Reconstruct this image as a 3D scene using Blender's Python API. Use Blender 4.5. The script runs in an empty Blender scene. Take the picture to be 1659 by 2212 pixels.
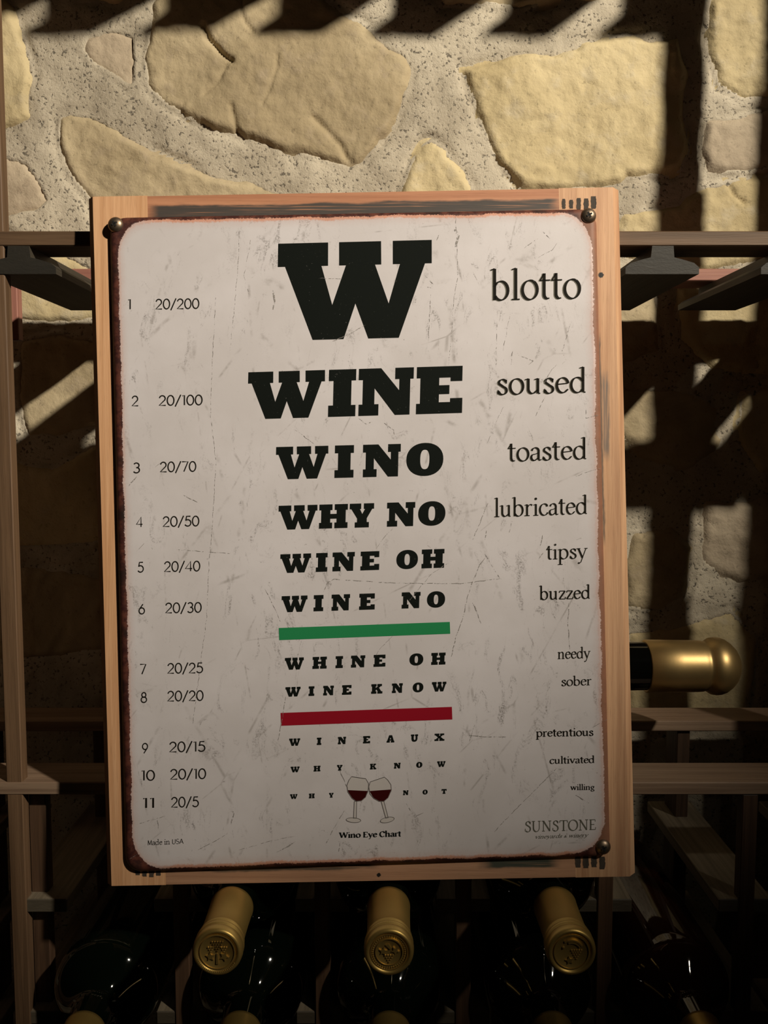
import bpy, bmesh, math, random
import numpy as np
from mathutils import Vector, Matrix
random.seed(7)
rng = np.random.RandomState(11)
C = bpy.context.scene.collection
S = bpy.context.scene

# ------------------------------------------------------------------ camera
F = 1912.0; CX = 829.5; CY = 1106.0; CAMZ = 1.45
PITCH = math.radians(4.7)
cam = bpy.data.cameras.new('camera'); cam_o = bpy.data.objects.new('camera', cam); C.objects.link(cam_o)
cam.sensor_fit = 'VERTICAL'; cam.sensor_height = 24.0; cam.lens = F / 2212.0 * 24.0
cam.clip_start = 0.02
cam_o.location = (0, 0, CAMZ); cam_o.rotation_euler = (math.radians(90) - PITCH, 0, 0)
S.camera = cam_o
# ------------------------------------------------------------------ light
YW = 0.845                                   # the stone wall's mean plane
w = bpy.data.worlds.new('world'); S.world = w; w.use_nodes = True
w.node_tree.nodes['Background'].inputs[0].default_value = (1.0, 0.86, 0.50, 1)
w.node_tree.nodes['Background'].inputs[1].default_value = 0.0015
def spot(name, loc, target, energy, size_deg, blend, radius, col):
    l = bpy.data.lights.new(name, 'SPOT'); o = bpy.data.objects.new(name, l); C.objects.link(o)
    l.energy = energy; l.spot_size = math.radians(size_deg); l.spot_blend = blend
    l.shadow_soft_size = radius; l.color = col
    o.location = loc
    o.rotation_euler = (Vector(target) - Vector(loc)).to_track_quat('-Z', 'Y').to_euler()
    return o
spot('ceiling_spotlight', (1.20, YW - 1.50, CAMZ + 1.14), (-0.04, 0.70, CAMZ + 0.33), 255, 41, 1.0, 0.032, (1.0, 0.90, 0.735))
spot('far_fill_spot', (0.75, -2.2, CAMZ + 0.95), (0.0, 0.6, CAMZ - 0.3), 1.2, 60, 1.0, 0.012, (1.0, 0.88, 0.66))  # added weak fill for small highlights, not a known fixture
S.view_settings.view_transform = 'Standard'; S.view_settings.look = 'None'
S.view_settings.gamma = 1.0; S.view_settings.use_curve_mapping = False
S.view_settings.exposure = 0.0

# ------------------------------------------------------------------ helpers
def P(px, py, Y):
    """the point at depth Y seen at photo pixel (px, py)"""
    x = (px - CX) / F; y = (CY - py) / F
    c, s = math.cos(PITCH), math.sin(PITCH)
    d = Vector((x, c + y * s, -s + y * c))
    return Vector((0, 0, CAMZ)) + d * (Y / d.y)

def link(name, me, mat=None, parent=None):
    o = bpy.data.objects.new(name, me); C.objects.link(o)
    if mat is not None:
        for m in (mat if isinstance(mat, (list, tuple)) else [mat]): me.materials.append(m)
    if parent is not None: o.parent = parent
    return o
def empty(name, loc, label, cat, group=None):
    o = bpy.data.objects.new(name, None); C.objects.link(o); o.location = loc
    o.empty_display_size = 0.02
    tag(o, label, cat, group); return o
def tag(o, label, cat, group=None):
    o['label'] = label; o['category'] = cat
    if group: o['group'] = group

def smooth(me, on=True):
    me.polygons.foreach_set('use_smooth', [on] * len(me.polygons))

def box_mesh(size, axis=None, chamfer=0.0007):
    """bevelled box from 0 to size; UV u (metres) runs along the grain axis"""
    sx, sy, sz = size
    if axis is None: axis = max(range(3), key=lambda i: size[i])
    bm = bmesh.new(); bmesh.ops.create_cube(bm, size=1)
    for v in bm.verts: v.co = Vector(((v.co.x + .5) * sx, (v.co.y + .5) * sy, (v.co.z + .5) * sz))
    if chamfer: bmesh.ops.bevel(bm, geom=bm.edges[:], offset=chamfer, segments=1, affect='EDGES')
    grain_uv(bm, axis)
    me = bpy.data.meshes.new('box'); bm.to_mesh(me); bm.free(); return me
def grain_uv(bm, axis):
    uv = bm.loops.layers.uv.verify()
    for f in bm.faces:
        n = f.normal if f.normal.length > 0 else Vector((0, 0, 1))
        others = [i for i in range(3) if i != axis]
        if abs(n[axis]) > .7:
            for l in f.loops: l[uv].uv = (l.vert.co[others[0]] * 8, l.vert.co[others[1]] + 3.1)
        else:
            o = others[0] if abs(n[others[0]]) < abs(n[others[1]]) else others[1]
            for l in f.loops: l[uv].uv = (l.vert.co[axis], l.vert.co[o] + 0.7 * others.index(o))
def lumber(name, x0, x1, y0, y1, z0, z1, mat, parent, axis=None, ch=0.0007):
    me = box_mesh((x1 - x0, y1 - y0, z1 - z0), axis, ch)
    o = link(name, me, mat, parent)
    o.location = Vector((x0, y0, z0)) - (parent.location if parent else Vector())
    return o
def prism(name, pts, y0, y1, mat, parent, loc):
    """profile in (x, z) extruded along y"""
    bm = bmesh.new()
    a = [bm.verts.new((x, y0, z)) for x, z in pts]; b = [bm.verts.new((x, y1, z)) for x, z in pts]
    bm.faces.new(a); bm.faces.new(b[::-1])
    n = len(pts)
    for i in range(n): bm.faces.new((a[(i + 1) % n], a[i], b[i], b[(i + 1) % n]))
    bmesh.ops.recalc_face_normals(bm, faces=bm.faces[:])
    grain_uv(bm, 1)
    me = bpy.data.meshes.new(name); bm.to_mesh(me); bm.free()
    o = link(name, me, mat, parent); o.location = Vector(loc) - (parent.location if parent else Vector())
    return o
def lathe_mesh(profile, seg=48, axis='y', caps=True):
    """profile [(s, r)]: s runs along +axis from the lip"""
    bm = bmesh.new(); rings = []
    for s, r in profile:
        if r < 1e-6: rings.append([bm.verts.new((0, s, 0))]); continue
        rings.append([bm.verts.new((r * math.cos(2 * math.pi * k / seg), s, r * math.sin(2 * math.pi * k / seg))) for k in range(seg)])
    for A, B in zip(rings, rings[1:]):
        for k in range(seg):
            k2 = (k + 1) % seg
            if len(A) == 1: bm.faces.new((A[0], B[k], B[k2]))
            elif len(B) == 1: bm.faces.new((A[k2], A[k], B[0]))
            else: bm.faces.new((A[k], B[k], B[k2], A[k2]))
    bmesh.ops.recalc_face_normals(bm, faces=bm.faces[:])
    me = bpy.data.meshes.new('lathe'); bm.to_mesh(me); bm.free(); smooth(me)
    return me

# ------------------------------------------------------------------ materials
class N:
    def __init__(s, name, rough=.6):
        s.m = bpy.data.materials.new(name); s.m.use_nodes = True
        s.t = s.m.node_tree; s.b = s.t.nodes['Principled BSDF']; s.b.inputs['Roughness'].default_value = rough
    def n(s, typ, **kw):
        nd = s.t.nodes.new(typ)
        for k, v in kw.items(): setattr(nd, k, v)
        return nd
    def l(s, a, b): s.t.links.new(a, b)
    def val(s, sock, v):
        if hasattr(v, 'links') or isinstance(v, bpy.types.NodeSocket): s.l(v, sock)
        else: sock.default_value = v
    def math(s, op, a, b=None, clamp=False):
        nd = s.n('ShaderNodeMath', operation=op, use_clamp=clamp); s.val(nd.inputs[0], a)
        if b is not None: s.val(nd.inputs[1], b)
        return nd.outputs[0]
    def mapv(s, vec, scale=(1, 1, 1), loc=(0, 0, 0), rot=(0, 0, 0)):
        nd = s.n('ShaderNodeMapping'); s.l(vec, nd.inputs[0])
        nd.inputs['Scale'].default_value = scale; s.val(nd.inputs['Location'], loc); nd.inputs['Rotation'].default_value = rot
        return nd.outputs[0]
    def noise(s, vec, scale, detail=4, rough=.55, dist=0):
        nd = s.n('ShaderNodeTexNoise'); s.l(vec, nd.inputs['Vector']); nd.inputs['Scale'].default_value = scale
        nd.inputs['Detail'].default_value = detail; nd.inputs['Roughness'].default_value = rough; nd.inputs['Distortion'].default_value = dist
        return nd.outputs['Fac']
    def ramp(s, fac, stops):
        nd = s.n('ShaderNodeValToRGB'); s.l(fac, nd.inputs[0]); e = nd.color_ramp.elements
        while len(e) < len(stops): e.new(.5)
        for el, (p, c) in zip(e, stops): el.position = p; el.color = (*c, 1) if len(c) == 3 else c
        return nd.outputs[0]
    def step(s, v, a, b):
        nd = s.n('ShaderNodeMapRange', interpolation_type='SMOOTHSTEP'); s.val(nd.inputs[0], v)
        nd.inputs[1].default_value = a; nd.inputs[2].default_value = b
        return nd.outputs[0]
    def mix(s, f, a, b, typ='MIX'):
        nd = s.n('ShaderNodeMix', data_type='RGBA', blend_type=typ); s.val(nd.inputs[0], f)
        for sock, v in ((nd.inputs[6], a), (nd.inputs[7], b)):
            if isinstance(v, tuple): sock.default_value = (*v, 1)
            else: s.l(v, sock)
        return nd.outputs[2]
    def bump(s, h, strength=.4, dist=.001, prev=None):
        nd = s.n('ShaderNodeBump'); nd.inputs['Strength'].default_value = strength; nd.inputs['Distance'].default_value = dist
        s.l(h, nd.inputs['Height'])
        if prev: s.l(prev, nd.inputs['Normal'])
        return nd.outputs[0]
    def done(s, col=None, bump=None, rough=None):
        if col is not None: s.val(s.b.inputs['Base Color'], (*col, 1) if isinstance(col, tuple) else col)
        if bump is not None: s.l(bump, s.b.inputs['Normal'])
        if rough is not None: s.val(s.b.inputs['Roughness'], rough)
        return s.m

def wood(name, lo, hi, dark=None, darkband=None, shear=0.0, rough=.62, streak=.5, vary=.35, knot=None, spots=None):
    k = N(name, rough)
    uv = k.n('ShaderNodeUVMap').outputs[0]; info = k.n('ShaderNodeObjectInfo')
    off = k.n('ShaderNodeCombineXYZ'); k.l(k.math('MULTIPLY', info.outputs['Random'], 37.), off.inputs[0]); k.l(k.math('MULTIPLY', info.outputs['Random'], 11.), off.inputs[1])
    v1 = k.mapv(uv, (9, 330, 1), off.outputs[0]); v2 = k.mapv(uv, (2.5, 70, 1), off.outputs[0]); v3 = k.mapv(uv, (60, 1500, 1), off.outputs[0])
    g = k.noise(v1, 1, 5, .6, .4); g2 = k.noise(v2, 1, 3, .5, .8); g3 = k.noise(v3, 1, 3, .6)
    f = k.math('ADD', k.math('MULTIPLY', g, streak), k.math('MULTIPLY', g2, 1 - streak))
    f = k.step(f, .34, .66)
    col = k.mix(f, lo, hi)
    vv = k.math('ADD', k.math('MULTIPLY', info.outputs['Random'], vary), 1 - vary / 2)
    mul = k.n('ShaderNodeCombineXYZ')
    for i in range(3): k.l(vv, mul.inputs[i])
    col = k.mix(1.0, col, mul.outputs[0], 'MULTIPLY')
    col = k.mix(k.math('MULTIPLY', k.step(g3, .55, .75), .35), col, tuple(c * .45 for c in lo))
    sep = k.n('ShaderNodeSeparateXYZ'); k.l(uv, sep.inputs[0])
    if not darkband: col = k.mix(k.math('MULTIPLY', k.step(sep.outputs[1], 2.4, 2.5), .75), col, tuple(c * .30 for c in lo))  # end grain darkened past its own tone, dim light put into the colour
    if darkband:                    # weathered grey strip: (v from, v to, u from, u to, colour)
        for (a, b, ua, ub, dc) in darkband:
            wob = k.math('MULTIPLY', k.math('SUBTRACT', k.noise(k.mapv(uv, (25, 60, 1)), 1, 4, .6), .5), .006)
            vy = k.math('SUBTRACT', k.math('ADD', sep.outputs[1], wob), k.math('MULTIPLY', sep.outputs[0], shear))
            a, b = a - shear * (ua + ub) / 2, b - shear * (ua + ub) / 2
            m = k.math('MULTIPLY', k.step(vy, a - .0008, a + .0012), k.math('SUBTRACT', 1., k.step(vy, b - .0012, b + .0008)))
            ux = k.math('ADD', sep.outputs[0], k.math('MULTIPLY', wob, 3.))
            m = k.math('MULTIPLY', m, k.math('MULTIPLY', k.step(ux, ua - .002, ua + .01), k.math('SUBTRACT', 1., k.step(ux, ub - .01, ub + .002))))
            m = k.math('MULTIPLY', m, k.step(k.noise(k.mapv(uv, (14, 900, 1)), 1, 3, .6), .28, .46))
            col = k.mix(m, col, dc)
    if knot:
        for (ku, kv, r) in knot:
            du = k.math('SUBTRACT', sep.outputs[0], ku); dv = k.math('SUBTRACT', sep.outputs[1], kv)
            d = k.math('SQRT', k.math('ADD', k.math('MULTIPLY', du, du), k.math('MULTIPLY', dv, dv)))
            d = k.math('ADD', d, k.math('MULTIPLY', k.math('SUBTRACT', k.noise(k.mapv(uv, (900, 900, 1)), 1, 2), .5), r * .8))
            col = k.mix(k.math('SUBTRACT', 1., k.step(d, r * .75, r * 1.15)), col, (.006, .005, .005))
    bp = k.bump(k.math('ADD', g, k.math('MULTIPLY', g3, .5)), .35, .0006)
    return k.done(col, bp)

M = {}
M['rack'] = wood('rack_redwood', (.085, .046, .022), (.165, .095, .050), vary=.45)
M['rack_low_dimmed'] = wood('redwood_dimmed_low', (.050, .026, .013), (.105, .056, .030), vary=.4)  # redwood darkened for the lower posts, weak light there put into the colour
M['ledge'] = wood('rack_greyed_redwood', (.20, .125, .080), (.33, .225, .150), vary=.3)
M['rack_dark'] = wood('rack_stemware_wood', (.034, .028, .019), (.066, .054, .038), vary=.3)
M['rack_pink'] = wood('rack_fresh_redwood', (.28, .11, .085), (.40, .185, .13), vary=.2)
M['slat'] = wood('rack_slat_wood', (.15, .12, .08), (.27, .22, .155), vary=.3)

def stone_mat(name, a, b, c, bumpd=.0022):
    k = N(name, .85)
    co = k.n('ShaderNodeTexCoord').outputs['Object']; info = k.n('ShaderNodeObjectInfo')
    off = k.n('ShaderNodeCombineXYZ'); k.l(k.math('MULTIPLY', info.outputs['Random'], 9.), off.inputs[0])
    v = k.mapv(co, (1, 1, 1), off.outputs[0])
    n1 = k.noise(v, 9, 5, .6, .5); n2 = k.noise(v, 45, 6, .62); n3 = k.noise(v, 220, 4, .6)
    col = k.mix(k.step(n1, .36, .66), a, b)
    col = k.mix(k.math('MULTIPLY', k.step(n2, .50, .74), .55), col, c)
    col = k.mix(k.math('MULTIPLY', k.step(k.noise(v, 5, 5, .7, 1.), .50, .68), .38), col, tuple(x * .62 for x in a))
    col = k.mix(k.math('MULTIPLY', k.math('SUBTRACT', 1., k.step(n3, .30, .40)), .45), col, tuple(x * .45 for x in a))
    h = k.math('ADD', k.math('MULTIPLY', n2, 1.), k.math('MULTIPLY', n3, .5))
    return k.done(col, k.bump(h, .7, bumpd))
M['stone_tan'] = stone_mat('stone_tan', (.38, .30, .18), (.52, .425, .27), (.40, .32, .23))
M['stone_yellow'] = stone_mat('stone_yellow', (.50, .40, .22), (.62, .51, .30), (.58, .51, .38))
M['stone_pink'] = stone_mat('stone_pink', (.44, .355, .255), (.55, .455, .33), (.36, .28, .20))
def mortar_mat():
    k = N('lime_mortar', .92)
    co = k.n('ShaderNodeTexCoord').outputs['Object']
    n1 = k.noise(co, 14, 4, .6); n2 = k.noise(co, 330, 2, .5); n3 = k.noise(co, 800, 2, .6); n4 = k.noise(co, 45, 4, .7)
    col = k.mix(k.step(n1, .35, .65), (.40, .345, .26), (.56, .495, .385))
    pit = k.math('MULTIPLY', k.math('SUBTRACT', 1., k.step(n2, .34, .41)), k.step(n4, .33, .55), clamp=True)
    col = k.mix(k.math('MULTIPLY', pit, .85), col, (.10, .085, .065))
    col = k.mix(k.math('MULTIPLY', k.step(n3, .56, .7), .35), col, (.66, .61, .52))
    h = k.math('ADD', k.math('SUBTRACT', n2, k.math('MULTIPLY', pit, .6)), k.math('MULTIPLY', n3, .6))
    return k.done(col, k.bump(h, .55, .0013))
M['mortar'] = mortar_mat()
def floor_mat():
    k = N('cellar_concrete', .8); co = k.n('ShaderNodeTexCoord').outputs['Object']
    n = k.noise(co, 6, 6, .6); return k.done(k.mix(n, (.10, .085, .07), (.18, .16, .13)), k.bump(n, .3, .003))
M['floor'] = floor_mat()

# ------------------------------------------------------------------ the stone wall
def vnoise(x, y, seed=0):
    xi = np.floor(x).astype(int); yi = np.floor(y).astype(int); xf = x - xi; yf = y - yi
    def hsh(a, b):
        h = (a * 374761393 + b * 668265263 + seed * 1442695041) & 0xffffffff
        h = ((h ^ (h >> 13)) * 1274126177) & 0xffffffff
        return ((h ^ (h >> 16)) & 0xffff) / 65535.0
    u = xf * xf * (3 - 2 * xf); v = yf * yf * (3 - 2 * yf)
    a = hsh(xi, yi); b = hsh(xi + 1, yi); c = hsh(xi, yi + 1); d = hsh(xi + 1, yi + 1)
    return (a * (1 - u) + b * u) * (1 - v) + (c * (1 - u) + d * u) * v - .5
def fbm(x, y, f, oct=4, seed=0, gain=.5):
    s = 0; a = 1
    for i in range(oct): s = s + a * vnoise(x * f, y * f, seed + i); f *= 2.03; a *= gain
    return s
def sdf_poly(px, py, poly):
    """positive inside"""
    d = np.full(px.shape, 1e9); inside = np.zeros(px.shape, bool); n = len(poly)
    for i in range(n):
        ax, ay = poly[i]; bx, by = poly[(i + 1) % n]
        ex, ey = bx - ax, by - ay; wx, wy = px - ax, py - ay
        t = np.clip((wx * ex + wy * ey) / (ex * ex + ey * ey + 1e-12), 0, 1)
        d = np.minimum(d, np.hypot(wx - ex * t, wy - ey * t))
        cond = ((ay > py) != (by > py)) & (px < (bx - ax) * (py - ay) / (by - ay + 1e-12) + ax)
        inside ^= cond
    return np.where(inside, d, -d)
def grid_object(name, X, Z, Y, keep, mat, parent=None):
    ny, nx = X.shape
    idx = np.arange(nx * ny).reshape(ny, nx)
    q = np.stack([idx[:-1, :-1], idx[:-1, 1:], idx[1:, 1:], idx[1:, :-1]], -1).reshape(-1, 4)
    if keep is not None:
        kc = (keep[:-1, :-1] | keep[:-1, 1:] | keep[1:, 1:] | keep[1:, :-1]).reshape(-1); q = q[kc]
    used = np.unique(q); remap = np.zeros(nx * ny, int); remap[used] = np.arange(len(used)); q = remap[q]
    V = np.stack([X.ravel(), Y.ravel(), Z.ravel()], -1)[used]
    me = bpy.data.meshes.new(name)
    me.vertices.add(len(V)); me.vertices.foreach_set('co', V.ravel())
    me.loops.add(q.size); me.loops.foreach_set('vertex_index', q.ravel())
    me.polygons.add(len(q)); me.polygons.foreach_set('loop_start', np.arange(0, q.size, 4)); me.polygons.foreach_set('loop_total', np.full(len(q), 4))
    me.update(); me.validate(); smooth(me)
    return link(name, me, mat, parent)

def wxz(px, py):
    p = P(px, py, YW); return (p.x, p.z)
def mortar_h(X, Z):                     # how far the mortar comes forward of the mean plane
    g = 0
    for k_, (m_, poly, hg) in enumerate(traced):
        p = [wxz(*q) for q in poly]; m = (X > min(a[0] for a in p) - .015) & (X < max(a[0] for a in p) + .015) & (Z > min(a[1] for a in p) - .015) & (Z < max(a[1] for a in p) + .015)
        if not m.any(): continue
        xx, zz = X[m], Z[m]; sd = 100 + k_ * 13
        d = sdf_poly(xx + .005 * fbm(xx, zz, 32, 4, sd + 40, .55), zz + .005 * fbm(xx, zz, 32, 4, sd + 60, .55), p)
        gg = np.zeros(X.shape); gg[m] = .0042 * np.exp(-((d + .002) / .0026) ** 2) * np.clip(.45 + 1.6 * fbm(xx, zz, 26, 3, sd + 5), 0, 1) + .011 * np.clip((d - .004) / .006, 0, 1); g = np.maximum(g, gg)
    return -g + .0040 * fbm(X, Z, 9, 3, 5) + .0020 * fbm(X, Z, 60, 3, 9) + .0010 * vnoise(X * 330, Z * 330, 3)
T, Yl, Pk = 'stone_tan', 'stone_yellow', 'stone_pink'
traced = [
 (T, [(325,60),(312,120),(316,190),(345,222),(430,268),(520,296),(600,322),(690,350),(768,366),(800,335),(838,290),(862,245),(884,195),(893,140),(868,108),(838,92),(812,62),(770,40),(720,12),(640,-60),(560,-110),(430,-120),(360,-50),(330,0)], .0075),
 (Yl, [(-150,-40),(0,-10),(28,18),(44,52),(54,92),(70,128),(76,165),(66,205),(68,262),(40,280),(0,290),(-120,300),(-200,180)], .0085),
 (T, [(128,248),(150,234),(200,246),(258,278),(330,318),(402,350),(500,384),(620,412),(700,440),(720,520),(400,620),(230,560),(190,430),(150,372),(122,310)], .0055),
 (Pk, [(178,78),(240,64),(296,72),(304,130),(300,186),(284,200),(246,172),(196,140),(170,110)], .003),
 (Yl, [(905,312),(930,302),(962,314),(982,336),(1004,366),(1022,404),(1034,470),(1000,560),(880,560),(852,470),(868,400),(884,350)], .0065),
 (Yl, [(1000,146),(1050,134),(1100,116),(1180,108),(1248,104),(1266,92),(1350,70),(1410,84),(1470,76),(1484,160),(1478,250),(1488,330),(1470,372),(1400,380),(1352,388),(1338,404),(1250,412),(1120,414),(1094,376),(1062,322),(1036,250),(1012,190)], .007),
 (Yl, [(1350,462),(1404,448),(1470,436),(1526,402),(1566,392),(1600,384),(1680,372),(1740,470),(1700,560),(1500,590),(1345,560),(1330,500)], .0065),
 (Pk, [(1524,252),(1590,246),(1660,230),(1740,250),(1720,350),(1610,372),(1560,380),(1528,372),(1512,320)], .005),
 (Yl, [(1530,0),(1600,-60),(1720,-40),(1750,120),(1690,210),(1600,222),(1548,180),(1528,90)], .0055),
 (T, [(930,-20),(980,-90),(1150,-120),(1330,-110),(1360,-20),(1290,8),(1230,0),(1120,20),(1040,6),(960,10)], .006),
 (Yl, [(60,-60),(140,-130),(300,-130),(310,-40),(250,10),(160,2),(90,-10)], .006),
 (Pk, [(-140,330),(0,330),(60,345),(100,400),(120,440),(80,470),(20,478),(-120,470)], .002),
 (Yl, [(-150,520),(-20,500),(80,520),(230,590),(240,690),(120,702),(30,690),(-130,680)], .006),
 (T, [(44,728),(120,716),(220,740),(300,820),(290,900),(170,938),(60,948),(30,860)], .005),
 (Yl, [(-160,1000),(0,985),(120,1010),(200,960),(330,980),(350,1130),(200,1180),(0,1190),(-150,1150)], .006),
 (T, [(300,560),(520,660),(700,640),(760,760),(560,880),(360,820)], .006),
 (Yl, [(760,580),(1000,600),(1060,700),(960,860),(800,820)], .006),
 (T, [(1080,560),(1300,600),(1420,640),(1440,760),(1260,820),(1100,760)], .006),
 (Yl, [(1460,620),(1640,610),(1720,700),(1700,810),(1540,800),(1466,740)], .006),
 (T, [(1340,840),(1400,830),(1540,860),(1560,960),(1500,1010),(1380,1000),(1330,930)], .005),
 (Yl, [(1600,850),(1740,840),(1760,1000),(1640,1030),(1590,950)], .006),
 (T, [(1360,1150),(1450,1130),(1500,1180),(1480,1290),(1420,1330),(1350,1320),(1340,1220)], .005),
 (Pk, [(1520,1080),(1700,1080),(1740,1220),(1600,1270),(1520,1220)], .005),
 (Yl, [(1350,1360),(1460,1350),(1590,1310),(1640,1380),(1620,1560),(1480,1590),(1350,1560)], .005),
 (T, [(-160,1230),(60,1220),(240,1250),(260,1400),(40,1430),(-150,1400)], .006),
 (Yl, [(380,1000),(640,950),(700,1100),(520,1200),(390,1150)], .006),
 (T, [(740,900),(1000,930),(1050,1100),(860,1180),(740,1100)], .006),
 (Yl, [(1080,880),(1290,900),(1290,1080),(1120,1130)], .006),
 (T, [(300,1260),(560,1240),(620,1400),(420,1480),(300,1420)], .006),
 (Yl, [(680,1200),(980,1240),(1020,1420),(780,1470),(670,1360)], .006),
 (T, [(1080,1180),(1290,1200),(1300,1440),(1120,1440)], .006),
]
cracks = [([(438,58),(450,84),(470,104),(484,120),(502,132)], .0016, .0065), ([(600,120),(596,150),(585,190),(566,228)], .0011, .0022),
          ([(520,0),(524,40),(545,70)], .0013, .003), ([(1262,310),(1250,330),(1222,352)], .0007, .0015),
          ([(680,255),(712,290),(738,320),(748,340),(768,362)], .0022, .0032), ([(500,232),(508,270),(520,298)], .002, .0035),
          ([(1572,392),(1584,420),(1606,440)], .0012, .003), ([(490,140),(470,180),(440,205)], .0012, .002)]
xs = np.arange(-.95, .951, .0030); zs = np.arange(CAMZ - .75, CAMZ + .85, .0030)
X, Z = np.meshgrid(xs, zs)
wall = grid_object('wall_back', X, Z, YW - mortar_h(X, Z), None, M['mortar'])
wall['kind'] = 'structure'
# plain continuation of the wall around the detailed field
def wall_slab(x0, x1, z0, z1):
    me = box_mesh((x1 - x0, .02, z1 - z0), 2, 0); o = link('wall_mortar', me, M['mortar'], wall); o.location = (x0, YW + .004, z0); return o
wall_slab(-2.6, -.945, 0, 3.0); wall_slab(.945, 2.6, 0, 3.0); wall_slab(-.95, .95, 0, CAMZ - .745); wall_slab(-.95, .95, CAMZ + .845, 3.0)

ledges = [[(420,215),(520,240),(640,300),(760,330),(772,366)]]
def seg_dist(X, Z, pts):
    d = np.full(X.shape, 1e9)
    for (ax, az), (bx, bz) in zip(pts, pts[1:]):
        ex, ez = bx - ax, bz - az; t = np.clip(((X - ax) * ex + (Z - az) * ez) / (ex * ex + ez * ez + 1e-12), 0, 1)
        d = np.minimum(d, np.hypot(X - ax - ex * t, Z - az - ez * t))
    return d
def make_stone(poly, mat, hgt, seed, step=.0022, crk=False):
    poly = [Vector(p) for p in poly]
    x0 = min(p[0] for p in poly) - .006; x1 = max(p[0] for p in poly) + .006; z0 = min(p[1] for p in poly) - .006; z1 = max(p[1] for p in poly) + .006
    X, Z = np.meshgrid(np.arange(x0, x1, step), np.arange(z0, z1, step))
    wx = X + .005 * fbm(X, Z, 32, 4, seed + 40, .55); wz = Z + .005 * fbm(X, Z, 32, 4, seed + 60, .55)
    d = sdf_poly(wx, wz, [(p[0], p[1]) for p in poly])
    e = np.clip((d + .0030) / .0110, 0, 1); e = e * e * (3 - 2 * e)
    slab = fbm(X, Z, 14, 2, seed); slab = np.round(slab * 5) / 5 * .5 + slab * .5        # bedding steps
    h = -.0045 + (hgt * .45 + .0045) * e + .0050 * slab * e + .0036 * fbm(X, Z, 22, 4, seed + 3, .55) * e + .0012 * fbm(X, Z, 120, 3, seed + 7)
    if crk:
        for pts, wd, dp in cracks:
            dd = seg_dist(X + .002 * fbm(X, Z, 90, 2, 3), Z, [wxz(*q) for q in pts])
            h -= dp * np.exp(-(dd / (wd * 1.25)) ** 2)
    o = grid_object('stone', X, Z, YW - h, d > -.004, M[mat], wall)
    return o
for i, (m, poly, hgt) in enumerate(traced):
    make_stone([wxz(*p) for p in poly], m, hgt, 100 + i * 13, .0020 if i < 11 else .003, i < 11)
# further stones past the edges of the photograph
occupied = [(-200, 1760, -140, 1600)]
for r in range(-4, 9):
    for c in range(-4, 12):
        cx = -120 + c * 270 + (r % 2) * 130; cy = -260 + r * 230
        p = wxz(cx, cy)
        if abs(p[0]) > .84 or p[1] > CAMZ + .78 or p[1] < CAMZ - .70: continue
        if -330 < cx < 1860 and -250 < cy < 1700: continue
        n = 7; pts = []
        for q in range(n):
            a = 2 * math.pi * q / n + rng.uniform(-.25, .25); rr = rng.uniform(.75, 1.05)
            pts.append((p[0] + .062 * rr * math.cos(a), p[1] - .052 * rr * math.sin(a)))
        make_stone(pts, (T, Yl, Pk)[rng.randint(3)], .006, 900 + r * 31 + c, .006)

fl = link('floor', box_mesh((5.2, 5.0, .05), 0, 0), M['floor']); fl.location = (-2.6, -4.1, -.05); fl['kind'] = 'structure'

# ------------------------------------------------------------------ the wine rack
YF = .618; RD = .039; YR = .757; TH = .0105
rack = empty('wine_rack', (0.0, YF, 0.0), 'redwood wine rack of thin slats against the pale stone wall, with T-shaped stemware rails', 'wine rack')
zt = P(60, 499, YF).z                     # top of the upper rail
zb = P(60, 531, YF).z
XL, XR = -.47, .4725
lumber('rail', XL, XR, YF, YF + RD, zb, zt, M['rack'], rack, 0).name = 'top_rail'
rr = lumber('rail', XL, XR, YR, YR + RD, zb + .001, zt + .001, M['rack_pink'], rack, 0); rr['label'] = 'pinkish fresh-cut rear rail'
# stemware rails under it
tb = P(60, 592, YF).z; hT = zb - tb
def tee(x, ztop, mat=None, hT=hT):
    a = .0073; b = .0252
    prism('stemware_rail', [(-b, 0), (b, 0), (b, .0045), (b * .86, .0075), (a * 1.7, .0102), (a * 1.1, .0112), (a, hT), (-a, hT), (-a * 1.1, .0112), (-a * 1.7, .0102), (-b * .86, .0075), (-b, .0045)],
          0.0, .172, mat or M['rack_dark'], rack, (x, YF, ztop - hT))
tx = [-.432, -.250, -.162, -.074, .014, .102, .1907, .2836, .376, .440]  # the last, irregular rail is added out of view to darken the wall
for x in tx: tee(x, zb)
# the tier above, out of the picture: its rails throw the row of dark teeth at the top of the wall
ZU = CAMZ + .4845 + .036
lumber('rail', XL, XR, YF, YF + RD, ZU, ZU + TH, M['rack'], rack, 0); lumber('rail', XL, XR, YR, YR + RD, ZU, ZU + TH, M['rack'], rack, 0)
for i in range(10): tee(-.4331 + .0897 * i, ZU, None, .036)
# uprights
zr0 = P(1500, 1690, YF).z
pe = P(20, 900, YF).x
lumber('post', pe - .0115, pe, YF + .0006, YF + .011, 0, CAMZ + .75, M['rack'], rack, 2)
lumber('post', .394, .406, YF + .0006, YF + .047, 0, CAMZ + .75, M['rack'], rack, 2)
lumber('side_panel', XR, XR + .014, YF, YW - .012, 0, CAMZ + .75, M['rack'], rack, 2)
lumber('side_panel', XL - .014, XL, YF, YW - .012, 0, CAMZ + .75, M['rack'], rack, 2)
lumber('post', pe - .001, pe + .0115, YF + .0125, YF + .023, 0, zr0 - .0093, M['rack_low_dimmed'], rack, 2)
pa, pb = P(17, 735, .742), P(36, 610, .742)
lumber('hanger_strip', pa.x, pb.x, .742, .752, pa.z, zb, M['rack_pink'], rack, 2)
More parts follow.
